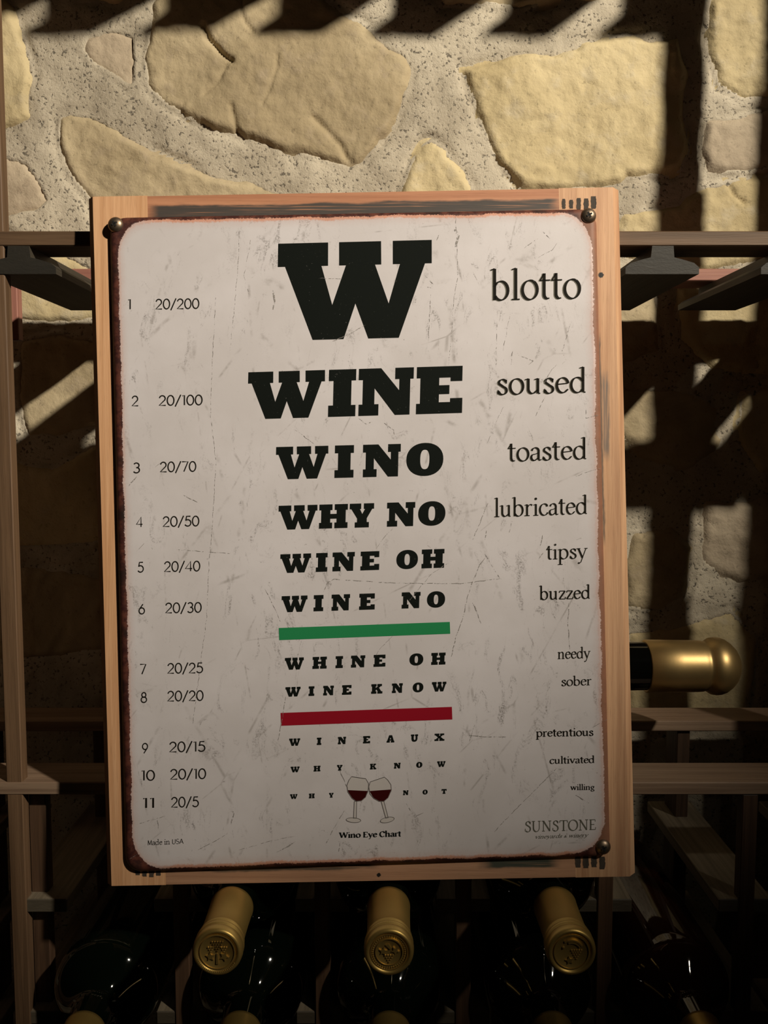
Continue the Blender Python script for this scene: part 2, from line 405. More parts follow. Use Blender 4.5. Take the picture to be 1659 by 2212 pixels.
# lower grid
zr = P(1500, 1690, YF).z
lumber('rail', XL, XR, YF, YF + RD, zr - .0093, zr, M['ledge'], rack, 0)
lumber('rail', XL, XR, YR, YR + RD, zr - .0093, zr, M['ledge'], rack, 0)
bx = [-.457 + .103 * i for i in range(10)]; bx = [x for x in bx if XL + .02 < x < XR - .02]
bx = [-.354, -.251, -.148, -.045, .058, .161, .264, .367, .460]
LV = .086; ZA = CAMZ - .3080; SL = ZA - .0262                # axis of the upper bottles, top of their slats
for x in bx:
    if abs(x + .251) > .02: lumber('post', x - .0056, x + .0056, YF + .0006, YF + .011, 0, zr - .0093, M['rack_low_dimmed'], rack, 2)
    lumber('post', x - .0056, x + .0056, YR + .004, YR + .034, 0, zr - .0093, M['rack_low_dimmed'], rack, 2)
    if x > .45: continue
    for k in range(4):
        z = SL - k * LV
        lumber('slat', x - .0198, x + .0198, YF + .0018, YR + RD, z - .0100, z, M['slat'], rack, 1)
# low foot rails
for y in (YF, YR): lumber('rail', XL, XR, y + .012, y + RD, .10, .14, M['rack'], rack, 0)
# short bearers that carry the gold-capped bottle
for x in (.02, .105): lumber('bearer', x - .02, x + .02, YF + .002, YR + RD, zr, zr + .0219, M['slat'], rack, 1)

# ------------------------------------------------------------------ bottles
def glass(name, col, rough=.06, trans=0):
    k = N(name, rough); k.b.inputs['IOR'].default_value = 1.65; k.b.inputs['Transmission Weight'].default_value = trans
    co = k.n('ShaderNodeTexCoord').outputs['Object']; n = k.noise(co, 60, 3)
    return k.done(k.mix(n, col, tuple(c * 1.6 for c in col)), None, k.math('ADD', rough, k.math('MULTIPLY', k.noise(co, 25, 4), .02)))
M['glass_green'] = glass('dark_green_glass', (.0016, .0030, .0018), .03); M['glass_amber'] = glass('amber_glass', (.022, .006, .002), .03)
M['glass_black'] = glass('black_glass', (.002, .002, .0016), .03)
def foil(name, col, rough, metal=.9):
    k = N(name, rough); k.b.inputs['Metallic'].default_value = metal
    co = k.n('ShaderNodeTexCoord').outputs['Object']; n = k.noise(co, 400, 3, .6); n2 = k.noise(co, 45, 4, .6)
    return k.done(k.mix(n2, tuple(c * .82 for c in col), col), k.bump(n, .12, .0002), k.math('ADD', rough - .05, k.math('MULTIPLY', n2, .12)))
M['foil'] = foil('gold_foil', (.58, .39, .115), .40, .75); M['foil_bright'] = foil('bright_gold_foil', (.58, .40, .17), .42)
cap_prof = [(.0012, 0), (.0012, .0112), (.0007, .0118), (0, .0124), (-.0002, .0134), (.0006, .0144), (.0022, .0150), (.0048, .0152), (.0060, .0149),
            (.0066, .0140), (.0074, .0140), (.0082, .0149), (.0096, .0151), (.0106, .0147), (.0112, .0137), (.0120, .0136), (.0128, .0142), (.0138, .0145), (.0150, .0142),
            (.0175, .0138), (.024, .0136), (.036, .0137), (.050, .0141), (.0522, .0143), (.0524, .0138), (.0524, .0133)]
def ease(a, b, n): return [(a[0] + (b[0] - a[0]) * t, a[1] + (b[1] - a[1]) * (t * t * (3 - 2 * t))) for t in [i / n for i in range(n + 1)]]
body_prof = [(.050, .0130), (.056, .0134), (.066, .0138)] + ease((.069, .0141), (.099, .0376), 16)[1:] + [(.106, .0380), (.13, .0380), (.20, .0380), (.262, .0380), (.2665, .0372), (.269, .0350), (.266, .025), (.252, .008), (.250, 0)]
cap_me = lathe_mesh(cap_prof, 64); body_me = {k: lathe_mesh(body_prof, 56) for k in ('green', 'amber', 'black')}
for k, me in body_me.items(): me.materials.append(M['glass_' + k])
cap_me.materials.append(M['foil'])
def emblem_mesh(kind):
    bm = bmesh.new()
    def ball(x, z, r, y=.0010):
        g = bmesh.ops.create_icosphere(bm, subdivisions=1, radius=r); bmesh.ops.translate(bm, verts=g['verts'], vec=(x, y, z))
    def slab(pts, y0=.0004):
        a = [bm.verts.new((x, y0, z)) for x, z in pts]; b = [bm.verts.new((x, .0014, z)) for x, z in pts]; n = len(pts)
        bm.faces.new(a)
        for i in range(n): bm.faces.new((a[i], a[(i + 1) % n], b[(i + 1) % n], b[i]))
    def ringlet(r, wd, a0=0, a1=360, y0=.0004):
        n = 40
        for i in range(n):
            t0 = math.radians(a0 + (a1 - a0) * i / n); t1 = math.radians(a0 + (a1 - a0) * (i + 1) / n)
            slab([((r - wd) * math.cos(t0), (r - wd) * math.sin(t0)), (r * math.cos(t0), r * math.sin(t0)), (r * math.cos(t1), r * math.sin(t1)), ((r - wd) * math.cos(t1), (r - wd) * math.sin(t1))], y0)
    def leaf(cx, cz, s, rot):
        pts = []
        for i in range(20):
            a = 2 * math.pi * i / 20; r = s * (1 + .32 * math.cos(5 * a)) * (.75 if i % 2 else 1)
            pts.append((cx + r * math.cos(a + rot), cz + r * math.sin(a + rot)))
        slab(pts)
    def grapes(cx, cz, rows, r, up=1):
        for i in range(rows):
            for j in range(rows - i): ball(cx + (j - (rows - i - 1) / 2) * r * 2.1, cz + up * (-i * r * 1.85), r)
    if kind == 'grapes':
        ringlet(.0108, .0005); grapes(0, .0062, 5, .00075); grapes(0, .0062, 5, .00075, 1)
        for x in (-.0040, .0040): grapes(x, .0028, 3, .0007)
        leaf(-.0042, -.0028, .0022, .4); leaf(.0042, -.0028, .0022, 1.1); slab([(-.0004, -.001), (.0004, -.001), (.0008, -.0075), (-.0008, -.0075)])
        for i in range(24): a = math.radians(200 + 5.5 * i); ball(.0122 * math.cos(a), .0122 * math.sin(a), .0005, .0002)
    elif kind == 'crest':
        ringlet(.0084, .0004); ringlet(.0113, .0004)
        for i in range(44): a = 2 * math.pi * i / 44; ball(.0098 * math.cos(a), .0098 * math.sin(a), .00058)
        leaf(-.0035, .0005, .0019, .2); leaf(.0038, .0010, .0019, .9); slab([(-.0022, .0045), (-.0002, .0052), (.0016, .0022), (.0006, .0018)])
        grapes(0, -.0022, 4, .00075)
    else:
        ringlet(.0108, .0005)
        for r in (.0075, .0062): ringlet(r, .0008, 30, 110)
        grapes(.0030, .0010, 5, .0007); ball(-.0050, .0028, .0010); leaf(-.0012, -.0052, .0020, .5); slab([(-.0045, .0068), (-.0025, .0078), (-.0022, .0066), (-.0042, .0058)])
    bmesh.ops.recalc_face_normals(bm, faces=bm.faces[:])
    me = bpy.data.meshes.new('emblem'); bm.to_mesh(me); bm.free(); me.materials.append(M['foil']); return me
embl = {k: emblem_mesh(k) for k in ('grapes', 'crest', 'plume')}
def bottle(x, z, y, kind, emb, label, rot=0, roll=0):
    t = empty('wine_bottle', (x, y, z), label, 'bottle', 'wine bottles lying neck-out in the rack')
    b = link('glass_body', body_me[kind], None, t)
    c = link('capsule', cap_me, None, t)
    e = link('emblem', embl[emb], None, c); e.rotation_euler = (0, roll, 0)
    t.rotation_euler = (0, 0, rot)
    return t
YL = .509
bottle(-.1005, ZA, YL, 'green', 'grapes', 'wine bottle with grape-stamped gold capsule directly under the board, left of the three supporting it', 0)
bottle(.0030, ZA, YL, 'green', 'crest', 'wine bottle with bead-ringed crest on its gold capsule, under the middle of the board', 0)
bottle(.1130, ZA, YL, 'green', 'plume', 'wine bottle with plume-and-grape stamped gold capsule, under the board near its right corner', 0)
low = [(-.2000, 'green', 'bottom-row dark wine bottle beside the left rack post, gold neck cut by the picture edge'),
       (-.0960, 'green', 'bottom-row dark green bottle just below the grape-stamped capsule'),
       (.0035, 'green', 'bottom-row dark bottle directly below the bead-ringed crest capsule'),
       (.1120, 'black', 'bottom-row near-black bottle below the plume-stamped capsule'),
       (.2110, 'amber', 'bottom-row amber-brown bottle in the right-hand column with an orange glint')]
for x, k, lb in low: bottle(x, ZA - LV, YL, k, 'grapes', lb)

# bottle lying sideways
gy = .690; gp = P(1597, 1443, gy - .0)
gl = empty('sparkling_wine_bottle', (gp.x, gy, zr + .0219 + .0445), 'bottle with bulbous bright gold foil neck lying sideways behind the right edge of the board', 'bottle')
gz = gl.location.z
def side(profile): return lathe_mesh(profile, 64)
g_cap = [(0, 0), (.0004, .0050), (.0018, .0098), (.0045, .0145), (.0085, .0185), (.0125, .0212), (.0165, .0226), (.0200, .0228), (.0235, .0222), (.0258, .0207),
         (.0275, .0197), (.0290, .0196), (.0305, .0201), (.034, .0203), (.050, .0205), (.0745, .0208), (.0750, .0200), (.0750, .0190)]
g_body = [(.070, .0188), (.090, .0192), (.100, .0196)] + ease((.104, .0199), (.158, .0442), 12)[1:] + [(.17, .0445), (.29, .0445), (.297, .0430), (.300, .040), (.296, .028), (.280, .010), (.278, 0)]
gc = link('foil_capsule', side(g_cap), M['foil_bright'], gl); gb = link('glass_body', side(g_body), M['glass_black'], gl)
# +y of the lathe points left (-x)
gl.rotation_euler = (0, 0, math.radians(90))

# ------------------------------------------------------------------ the framed sign
D = .587                                       # distance of the board's face along the view axis
cp, sp = math.cos(PITCH), math.sin(PITCH)
sc = D / F
def loc2(px, py): return ((px - CX) * sc, (CY - py) * sc)
ox, oy = loc2(803, 1903)                       # base of the board, middle of its lower edge
bw = Vector((ox, D * cp + oy * sp, CAMZ - D * sp + oy * cp))
sign = empty('eye_chart_sign', bw, 'scratched white metal eye chart of wine words on a wooden board propped on bottle necks', 'sign')
sign.rotation_euler = (math.radians(90) - PITCH, 0, 0)
def L(px, py, z=0.0):                          # board-local point for a photo pixel on the board's plane
    x, y = loc2(px, py); return Vector((x - ox, y - oy, z))
BQ = [(187, 425), (1341, 404), (1377, 1893), (228, 1914)]
PQ = [(238, 472), (1287, 453), (1317, 1847), (273, 1882)]
def quad(Q, u, v):                             # u right, v down, 0..1
    a = Vector(Q[0]).lerp(Vector(Q[1]), u); b = Vector(Q[3]).lerp(Vector(Q[2]), u)
    return a.lerp(b, v)
BT = .0155                                     # board thickness
BW_, BH_ = 1152 * sc, 1489 * sc
def member(name, u0, u1, v0, v1, mat, vertical, ch=(0, 0, 0, 0)):
    """a piece of the frame in board fractions; ch = chamfer (m) at left, right, top, bottom"""
    bm = bmesh.new(); uvl = bm.loops.layers.uv.verify()
    us = [u0, u0 + ch[0] / BW_, u1 - ch[1] / BW_, u1]; vs = [v0, v0 + ch[2] / BH_, v1 - ch[3] / BH_, v1]
    us = sorted(set(round(a, 6) for a in us)); vs = sorted(set(round(a, 6) for a in vs))
    front = {}
    for i, u in enumerate(us):
        for j, v in enumerate(vs):
            z = 0.0
            if (ch[0] and i == 0) or (ch[1] and i == len(us) - 1): z = -max(ch[0], ch[1]) * 1.15
            if (ch[2] and j == 0) or (ch[3] and j == len(vs) - 1): z = min(z, -max(ch[2], ch[3]) * .75)
            p = quad(BQ, u, v); front[i, j] = bm.verts.new(L(p[0], p[1], z))
    fv = {}
    for (i, j), vt in front.items():
        if i in (0, len(us) - 1) or j in (0, len(vs) - 1): fv[i, j] = bm.verts.new((vt.co.x, vt.co.y, -BT))
    nu, nv = len(us) - 1, len(vs) - 1
    for i in range(nu):
        for j in range(nv): bm.faces.new((front[i, j], front[i, j + 1], front[i + 1, j + 1], front[i + 1, j]))
        for j in (0, nv): bm.faces.new((front[i, j], front[i + 1, j], fv[i + 1, j], fv[i, j]))
    for j in range(nv):
        for i in (0, nu): bm.faces.new((front[i, j], front[i, j + 1], fv[i, j + 1], fv[i, j]))
    loop = [fv[i, 0] for i in range(nu + 1)] + [fv[nu, j] for j in range(1, nv + 1)] + [fv[i, nv] for i in range(nu - 1, -1, -1)] + [fv[0, j] for j in range(nv - 1, 0, -1)]
    bm.faces.new(loop)
    bmesh.ops.recalc_face_normals(bm, faces=bm.faces[:])
    for f in bm.faces:
        flat = abs(f.normal.z) > .3
        for l in f.loops:
            c = l.vert.co
            if vertical: l[uvl].uv = (c.y, c.x) if abs(f.normal.x) < .8 else (c.y, c.z)
            else: l[uvl].uv = (c.x, c.y) if abs(f.normal.y) < .8 else (c.x, c.z)
    me = bpy.data.meshes.new(name); bm.to_mesh(me); bm.free()
    return link(name, me, mat, sign)
def Lx(px, py): return L(px, py).x
def Ly(px, py): return L(px, py).y
grey = (.060, .048, .042)
M['stile_l'] = wood('stile_wood_left', (.56, .290, .140), (.74, .43, .235), vary=0, streak=.6)
M['stile_r'] = wood('stile_wood_right', (.44, .225, .12), (.70, .42, .24), vary=0, streak=.45, shear=-.0265, knot=[(Ly(1298, 594), Lx(1298, 594), .0019)],
                    darkband=[(Lx(1297, 900), Lx(1303, 900), Ly(1300, 1180), Ly(1300, 720), (.10, .075, .06)), (Lx(1302, 900), Lx(1318, 900), Ly(1310, 990), Ly(1310, 800), (.22, .16, .125))])
M['rail_t'] = wood('rail_wood_top', (.40, .165, .085), (.54, .255, .14), vary=0, streak=.4, shear=.0185, darkband=[(Ly(762, 480), Ly(762, 437), Lx(310, 450), Lx(1215, 450), grey)])
M['rail_b'] = wood('rail_wood_bottom', (.36, .19, .11), (.50, .28, .17), vary=0, streak=.5, knot=[(Lx(818, 1890), Ly(818, 1890), .0014)],
                   shear=.0185, darkband=[(Ly(1130, 1876), Ly(1130, 1852), Lx(1030, 1860), Lx(1214, 1860), (.05, .055, .04)), (Ly(600, 1880), Ly(600, 1868), Lx(420, 1880), Lx(820, 1880), (.09, .065, .045))])
uj0, uj1 = (318 - 187) / 1154, (1207 - 187) / 1154
vr = 112 / 1489
member('stile', 0, uj0, 0, 1, M['stile_l'], True, (.0040, 0, 0, 0))
member('stile', uj1, 1, 0, 1, M['stile_r'], True, (0, .0052, 0, 0))
member('frame_rail', uj0, uj1, 0.0008, vr, M['rail_t'], False)
member('frame_rail', uj0, uj1, 1 - vr, .9995, M['rail_b'], False)
bp_ = member('backing_panel', uj0, uj1, vr, 1 - vr, M['rail_b'], False)
# blackened finger marks on the corners
def flat_mesh(name, polys, mat, parent, thick=0.0, kind=None):
    bm = bmesh.new()
    for poly in polys:
        vs = [bm.verts.new(p) for p in poly]
        try: f = bm.faces.new(vs)
        except ValueError: continue
        f.normal_update()
        if f.normal.z < 0: f.normal_flip()
    bmesh.ops.triangulate(bm, faces=[f for f in bm.faces if len(f.verts) > 4], ngon_method='EAR_CLIP')
    me = bpy.data.meshes.new(name); bm.to_mesh(me); bm.free()
    o = link(name, me, mat, parent)
    if kind: o['kind'] = kind
    return o
def soot():
    k = N('charred_mark', .8); co = k.n('ShaderNodeTexCoord').outputs['Object']
    v = k.mapv(co, (900, 120, 1)); n = k.noise(v, 1, 4)
    col = k.mix(n, (.012, .012, .012), (.09, .065, .045)); m = k.done(col)
    return m
M['soot'] = soot()
def marks(cx0, cx1, y0, y1, n, grow):
    polys = []
    for i in range(n):
        x0 = cx0 + (cx1 - cx0) * i / n; wd = (cx1 - cx0) / n * (.5 + .3 * i / n if grow else .72)
        tp = y0 + random.uniform(-2, 3) + (6 * (1 - i / n) if grow else 0); bt = y1 + random.uniform(-4, 4)
        N_ = 9; left = []; right = []
        for j in range(N_):
            t = j / (N_ - 1); taper = .82 + .18 * math.sin(math.pi * t)
            yy = tp + (bt - tp) * t
            left.append((x0 + wd * (.5 - .5 * taper) + random.uniform(-.8, .8), yy)); right.append((x0 + wd * (.5 + .5 * taper) + random.uniform(-.8, .8), yy))
        polys.append([L(x, y, .00012) for x, y in left + right[::-1]])
    return polys
polys = marks(1214, 1292, 424, 454, 5, True) + marks(1242, 1312, 1848, 1876, 4, False) + marks(292, 352, 1872, 1892, 4, False)
for p in polys: flat_mesh('char_mark', [p], M['soot'], sign)

# the metal plate with its rolled, rusted rim
s0 = Vector(PQ[0]); PW = 1046 * sc; PH = 1395 * sc
def plate_mat():
    k = N('enamelled_sheet_metal', .42)
    uv = k.n('ShaderNodeUVMap').outputs[0]; sep = k.n('ShaderNodeSeparateXYZ'); k.l(uv, sep.inputs[0])
    u, v = sep.outputs[0], sep.outputs[1]
    R = .026
    # rounded-rectangle distance from the rim, a little wider rust on the left
    hx, hy = PW / 2, PH / 2
    qx = k.math('SUBTRACT', k.math('ABSOLUTE', k.math('SUBTRACT', u, hx)), hx - R); qy = k.math('SUBTRACT', k.math('ABSOLUTE', k.math('SUBTRACT', v, hy)), hy - R)
    mx = k.math('MAXIMUM', qx, 0.); my = k.math('MAXIMUM', qy, 0.)
    d = k.math('SQRT', k.math('ADD', k.math('MULTIPLY', mx, mx), k.math('MULTIPLY', my, my)))
    d = k.math('ADD', d, k.math('MINIMUM', k.math('MAXIMUM', qx, qy), 0.))
    d = k.math('SUBTRACT', R, d)                       # inward distance
    left = k.math('SUBTRACT', 1., k.step(u, 0.002, .018)); right = k.step(u, PW - .016, PW - .004)
    horiz = k.math('MULTIPLY', k.step(u, .016, .034), k.math('SUBTRACT', 1., k.step(u, PW - .03, PW - .014)))
    d = k.math('SUBTRACT', d, k.math('ADD', k.math('MULTIPLY', left, .0036), k.math('MULTIPLY', right, .0012)))
    nz = k.math('SUBTRACT', k.noise(uv, 620, 5, .85), .5); nb = k.math('SUBTRACT', k.noise(uv, 45, 3, .6), .5)
    dr = k.math('ADD', d, k.math('ADD', k.math('MULTIPLY', nz, .0050), k.math('MULTIPLY', nb, .0046)))
    # paint: off-white with faint yellowing, grey scuffs
    paint = k.mix(k.step(k.noise(uv, 14, 4, .6), .35, .7), (.615, .575, .585), (.685, .645, .665))
    g1 = k.noise(k.mapv(uv, (90, 38, 1), rot=(0, 0, .25)), 1, 6, .75, 1.2); m1 = k.step(g1, .54, .67)
    area = k.step(k.noise(uv, 13, 3, .5), .36, .58)
    fine = k.noise(uv, 900, 3, .7)
    sm = k.math('MULTIPLY', k.math('MULTIPLY', m1, area), k.step(fine, .40, .58))
    paint = k.mix(k.math('MULTIPLY', sm, .75), paint, (.19, .17, .16))
    g2 = k.noise(k.mapv(uv, (170, 170, 1)), 1, 4, .7, 2.0); sp_ = k.math('MULTIPLY', k.step(g2, .66, .74), k.step(fine, .38, .52))
    paint = k.mix(k.math('MULTIPLY', sp_, .6), paint, (.16, .14, .13))
    # hairline scratches
    for sx, sy, rz, th in ((22, 3.5, .12, .018), (9, 16, .5, .010), (16, 6, -.45, .012)):
        vv = k.n('ShaderNodeTexVoronoi', feature='DISTANCE_TO_EDGE'); k.l(k.mapv(k.mapv(uv, (1, 1, 1), rot=(0, 0, rz)), (sx, sy, 1)), vv.inputs['Vector']); vv.inputs['Scale'].default_value = 1
        ln = k.math('SUBTRACT', 1., k.step(vv.outputs['Distance'], 0.0, th))
        ln = k.math('MULTIPLY', ln, k.step(k.noise(uv, 30 + sx, 4, .65), .50, .66))
        paint = k.mix(k.math('MULTIPLY', ln, .5), paint, (.25, .22, .20))
    # pink bleed, salmon line, rust
    bleed = k.math('SUBTRACT', 1., k.step(dr, .0032, .0110)); paint = k.mix(k.math('MULTIPLY', bleed, .42), paint, (.56, .40, .37))
    sal = k.math('SUBTRACT', 1., k.step(dr, .0040, .0056)); paint = k.mix(k.math('MULTIPLY', sal, k.math('ADD', .25, k.math('MULTIPLY', horiz, .6))), paint, (.60, .27, .17))
    rust = k.mix(k.step(k.noise(uv, 130, 5, .7), .4, .62), (.045, .010, .008), (.125, .036, .022))
    rust = k.mix(k.step(k.noise(uv, 40, 3), .5, .7), rust, (.020, .008, .006))
    rust = k.mix(k.math('MULTIPLY', right, .6), rust, (.36, .17, .10)); edge = k.math('SUBTRACT', 1., k.step(dr, .0028, .0033))  # right rim's rust lightened, the light it catches put into the colour
    col = k.mix(edge, paint, rust)
    bp = k.bump(k.math('SUBTRACT', k.math('MULTIPLY', edge, -.6), k.math('MULTIPLY', sm, .3)), .3, .0003, k.bump(k.noise(uv, 600, 3), .08, .0002))
    return k.done(col, bp, k.math('ADD', .42, k.math('MULTIPLY', edge, .18)))
M['plate'] = plate_mat()
def rr_points(inset, R=.011, seg=8):
    pts = []; r = max(R - inset, .002)
    for cx, cy, a0 in ((PW - inset - r, inset + r, -90), (PW - inset - r, PH - inset - r, 0), (inset + r, PH - inset - r, 90), (inset + r, inset + r, 180)):
        for i in range(seg + 1):
            a = math.radians(a0 + 90 * i / seg); pts.append((cx + r * math.cos(a), cy + r * math.sin(a)))
    return pts
ZP = .0046
prof = [(0, 0.0002), (.0002, .0016), (.0010, .0030), (.0022, .0040), (.0036, .0045), (.0050, ZP)]
bm = bmesh.new(); uvl = bm.loops.layers.uv.verify(); rings = []; uvs = {}
for ins, z in prof:
    rg = []
    for (a, b) in rr_points(ins):
        q = quad(PQ, a / PW, b / PH); v = bm.verts.new(L(q[0], q[1], z)); uvs[v] = (a, b); rg.append(v)
    rings.append(rg)
for A, B in zip(rings, rings[1:]):
    for i in range(len(A)): j = (i + 1) % len(A); bm.faces.new((A[i], A[j], B[j], B[i]))
bm.faces.new(rings[-1])
bmesh.ops.recalc_face_normals(bm, faces=bm.faces[:])
for f in bm.faces:
    for l in f.loops: l[uvl].uv = uvs[l.vert]
    f.smooth = len(f.verts) == 4
me = bpy.data.meshes.new('plate'); bm.to_mesh(me); bm.free()
plate = link('metal_plate', me, M['plate'], sign)
if plate.data.polygons[-1].normal.z < 0: plate.data.flip_normals()

# screws
def screw_mat():
    k = N('dark_bronze_screw', .42); k.b.inputs['Metallic'].default_value = .9
    co = k.n('ShaderNodeTexCoord').outputs['Object']; return k.done(k.mix(k.noise(co, 900, 3), (.16, .115, .08), (.34, .26, .19)))
M['screw'] = screw_mat(); M['slot'] = N('screw_recess', .8).done((.006, .005, .005))
for px, py in ((254, 490), (1268, 471), (1299, 1824)):
    bm = bmesh.new(); seg = 28; R = .0052; rgs = []
    for i in range(7):
        a = math.pi / 2 * i / 6; rgs.append([bm.verts.new((R * math.cos(a) * math.cos(2 * math.pi * s / seg), R * math.cos(a) * math.sin(2 * math.pi * s / seg), .0034 * math.sin(a))) for s in range(seg)] if i < 6 else [bm.verts.new((0, 0, .0034))])
    for A, B in zip(rgs, rgs[1:]):
        for s in range(seg):
            s2 = (s + 1) % seg
            bm.faces.new((A[s], A[s2], B[s2], B[s]) if len(B) > 1 else (A[s], A[s2], B[0]))
    me = bpy.data.meshes.new('screw'); bm.to_mesh(me); bm.free(); smooth(me)
    o = link('screw', me, M['screw'], sign); o.location = L(px, py, ZP - .0008)
    cr = []
    for ang in (.5, .5 + math.pi / 2):
        c_, s_ = math.cos(ang), math.sin(ang)
        cr.append([Vector((x * c_ - y * s_, x * s_ + y * c_, .00345)) for x, y in ((-.0019, -.0006), (.0019, -.0006), (.0019, .0006), (-.0019, .0006))])
    flat_mesh('cross_slot', cr, M['slot'], o)

# ------------------------------------------------------------------ lettering
def ink(name, col, fleck=(.30, .29, .27), amt=.7, rough=.55):
    k = N(name, rough); co = k.n('ShaderNodeTexCoord').outputs['Object']
    k.b.inputs['Specular IOR Level'].default_value = .06; n = k.noise(co, 700, 4, .7); a = k.noise(co, 60, 3)
    f = k.math('MULTIPLY', k.step(n, .66, .74), k.step(a, .45, .6))
    return k.done(k.mix(k.math('MULTIPLY', f, amt), col, fleck))
M['ink'] = ink('black_print', (.0075, .0095, .008)); M['ink_thin'] = ink('brown_black_print', (.014, .012, .009), amt=.1)
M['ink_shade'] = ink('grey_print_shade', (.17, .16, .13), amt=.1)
M['green'] = ink('green_print', (.022, .235, .085), (.10, .30, .16), .5); M['red'] = ink('red_print', (.30, .008, .020), (.40, .08, .07), .5)
M['ink_grey'] = ink('grey_print', (.13, .125, .10), amt=.2)
M['wine'] = ink('wine_print', (.045, .004, .004), (.09, .01, .01)); M['glassline'] = ink('glass_outline_print', (.17, .15, .145), amt=.2); M['glassfill'] = ink('glass_fill_print', (.57, .53, .515), amt=.1)

SL_ = {}
SL_['W'] = [[(0,1),(.512,1),(.516,.76),(.448,.76),(.567,.354),(.70,.76),(.63,.76),(.625,1),(1.055,1),(1.062,.76),(.998,.76),(1.146,.355),(1.254,.76),(1.181,.76),(1.176,1),(1.575,1),(1.58,.76),(1.511,.76),(1.257,0),(.944,0),(.805,.365),(.69,0),(.373,0),(.075,.76),(0,.76)]]
SL_['I'] = [[(0,0),(0,.24),(.1,.24),(.1,.76),(0,.76),(0,1),(.575,1),(.575,.76),(.48,.76),(.48,.24),(.575,.24),(.575,0)]]
SL_['N'] = [[(0,1),(.47,1),(.86,.52),(.86,.76),(.77,.76),(.77,1),(1.16,1),(1.16,.76),(1.09,.76),(1.09,0),(.78,0),(.34,.58),(.34,.24),(.43,.24),(.43,0),(.01,0),(.01,.24),(.09,.24),(.09,.76),(0,.76)]]
SL_['E'] = [[(0,1),(.97,1),(.97,.68),(.72,.68),(.72,.76),(.48,.76),(.48,.6),(.70,.6),(.70,.41),(.48,.41),(.48,.24),(.72,.24),(.72,.32),(.98,.32),(.98,0),(0,0),(0,.22),(.08,.22),(.08,.76),(0,.76)]]
SL_['H'] = [[(0,1),(.52,1),(.52,.76),(.44,.76),(.44,.6),(.69,.6),(.69,.76),(.61,.76),(.61,1),(1.13,1),(1.13,.76),(1.05,.76),(1.05,.24),(1.13,.24),(1.13,0),(.61,0),(.61,.24),(.69,.24),(.69,.4),(.44,.4),(.44,.24),(.52,.24),(.52,0),(0,0),(0,.24),(.08,.24),(.08,.76),(0,.76)]]
SL_['Y'] = [[(0,1),(.47,1),(.47,.77),(.42,.77),(.52,.56),(.63,.77),(.58,.77),(.58,1),(1,1),(1,.77),(.93,.77),(.71,.38),(.71,.22),(.8,.22),(.8,0),(.22,0),(.22,.22),(.31,.22),(.31,.38),(.07,.77),(0,.77)]]
SL_['K'] = [[(0,1),(.52,1),(.52,.76),(.44,.76),(.44,.60),(.66,.76),(.60,.76),(.60,1),(1.06,1),(1.06,.77),(.96,.77),(.77,.6),(1.0,.24),(1.12,.24),(1.12,0),(.62,0),(.62,.22),(.66,.22),(.54,.42),(.44,.35),(.44,.24),(.52,.24),(.52,0),(0,0),(0,.24),(.08,.24),(.08,.76),(0,.76)]]
SL_['A'] = [[(.34,1),(.76,1),(.62,.66),(.535,.66),(.25,.0),(.02,.0),(.04,.1)], [(.535,.66),(.76,1),(1.06,.2),(.72,.2)], [(.42,.42),(.62,.42),(.70,.25),(.35,.25)], [(0,0),(.46,0),(.46,.22),(0,.22)], [(.6,0),(1.1,0),(1.1,.22),(.6,.22)], [(.34,1),(.535,.66),(.36,.22),(.06,.22)]]
SL_['A'] = [[(.34,1),(.76,1),(.55,.72)], [(.34,1),(.55,.72),(.38,.2),(.06,.2)], [(.76,1),(.55,.72),(.70,.2),(1.04,.2)], [(.44,.44),(.64,.44),(.70,.26),(.38,.26)], [(0,0),(.46,0),(.46,.22),(0,.22)], [(.6,0),(1.1,0),(1.1,.22),(.6,.22)]]
SL_['U'] = [[(0,1),(.5,1),(.5,.77),(.42,.77),(.42,.38),(.47,.27),(.56,.24),(.65,.28),(.69,.38),(.69,.77),(.61,.77),(.61,1),(1.05,1),(1.05,.77),(.97,.77),(.97,.35),(.88,.12),(.72,.02),(.52,-.01),(.3,.02),(.15,.13),(.08,.35),(.08,.77),(0,.77)]]
SL_['X'] = [[(.08,.8),(.45,.8),(1.05,.2),(.66,.2)], [(.98,.8),(.70,.8),(.10,.2),(.36,.2)], [(0,1),(.56,1),(.56,.77),(0,.77)], [(.64,1),(1.1,1),(1.1,.77),(.64,.77)], [(0,0),(.46,0),(.46,.23),(0,.23)], [(.56,0),(1.14,0),(1.14,.23),(.56,.23)]]
SL_['T'] = [[(0,1),(1,1),(1,.62),(.8,.62),(.8,.77),(.68,.77),(.68,.22),(.78,.22),(.78,0),(.22,0),(.22,.22),(.32,.22),(.32,.77),(.2,.77),(.2,.62),(0,.62)]]
def ringO(w=1.11):
    out = []; n = 40
    for i in range(n):
        a, b = 2 * math.pi * i / n, 2 * math.pi * (i + 1) / n
        o = lambda t: (w / 2 + w / 2 * math.copysign(abs(math.cos(t)) ** .92, math.cos(t)), .5 + .51 * math.copysign(abs(math.sin(t)) ** .92, math.sin(t)))
        q = lambda t: (w / 2 + .125 * w * math.copysign(abs(math.cos(t)) ** .8, math.cos(t)), .5 + .30 * math.copysign(abs(math.sin(t)) ** .8, math.sin(t)))
        out.append([o(a), o(b), q(b), q(a)])
    return out
SL_['O'] = ringO()
def glyph_w(g): return max(p[0] for poly in g for p in poly)
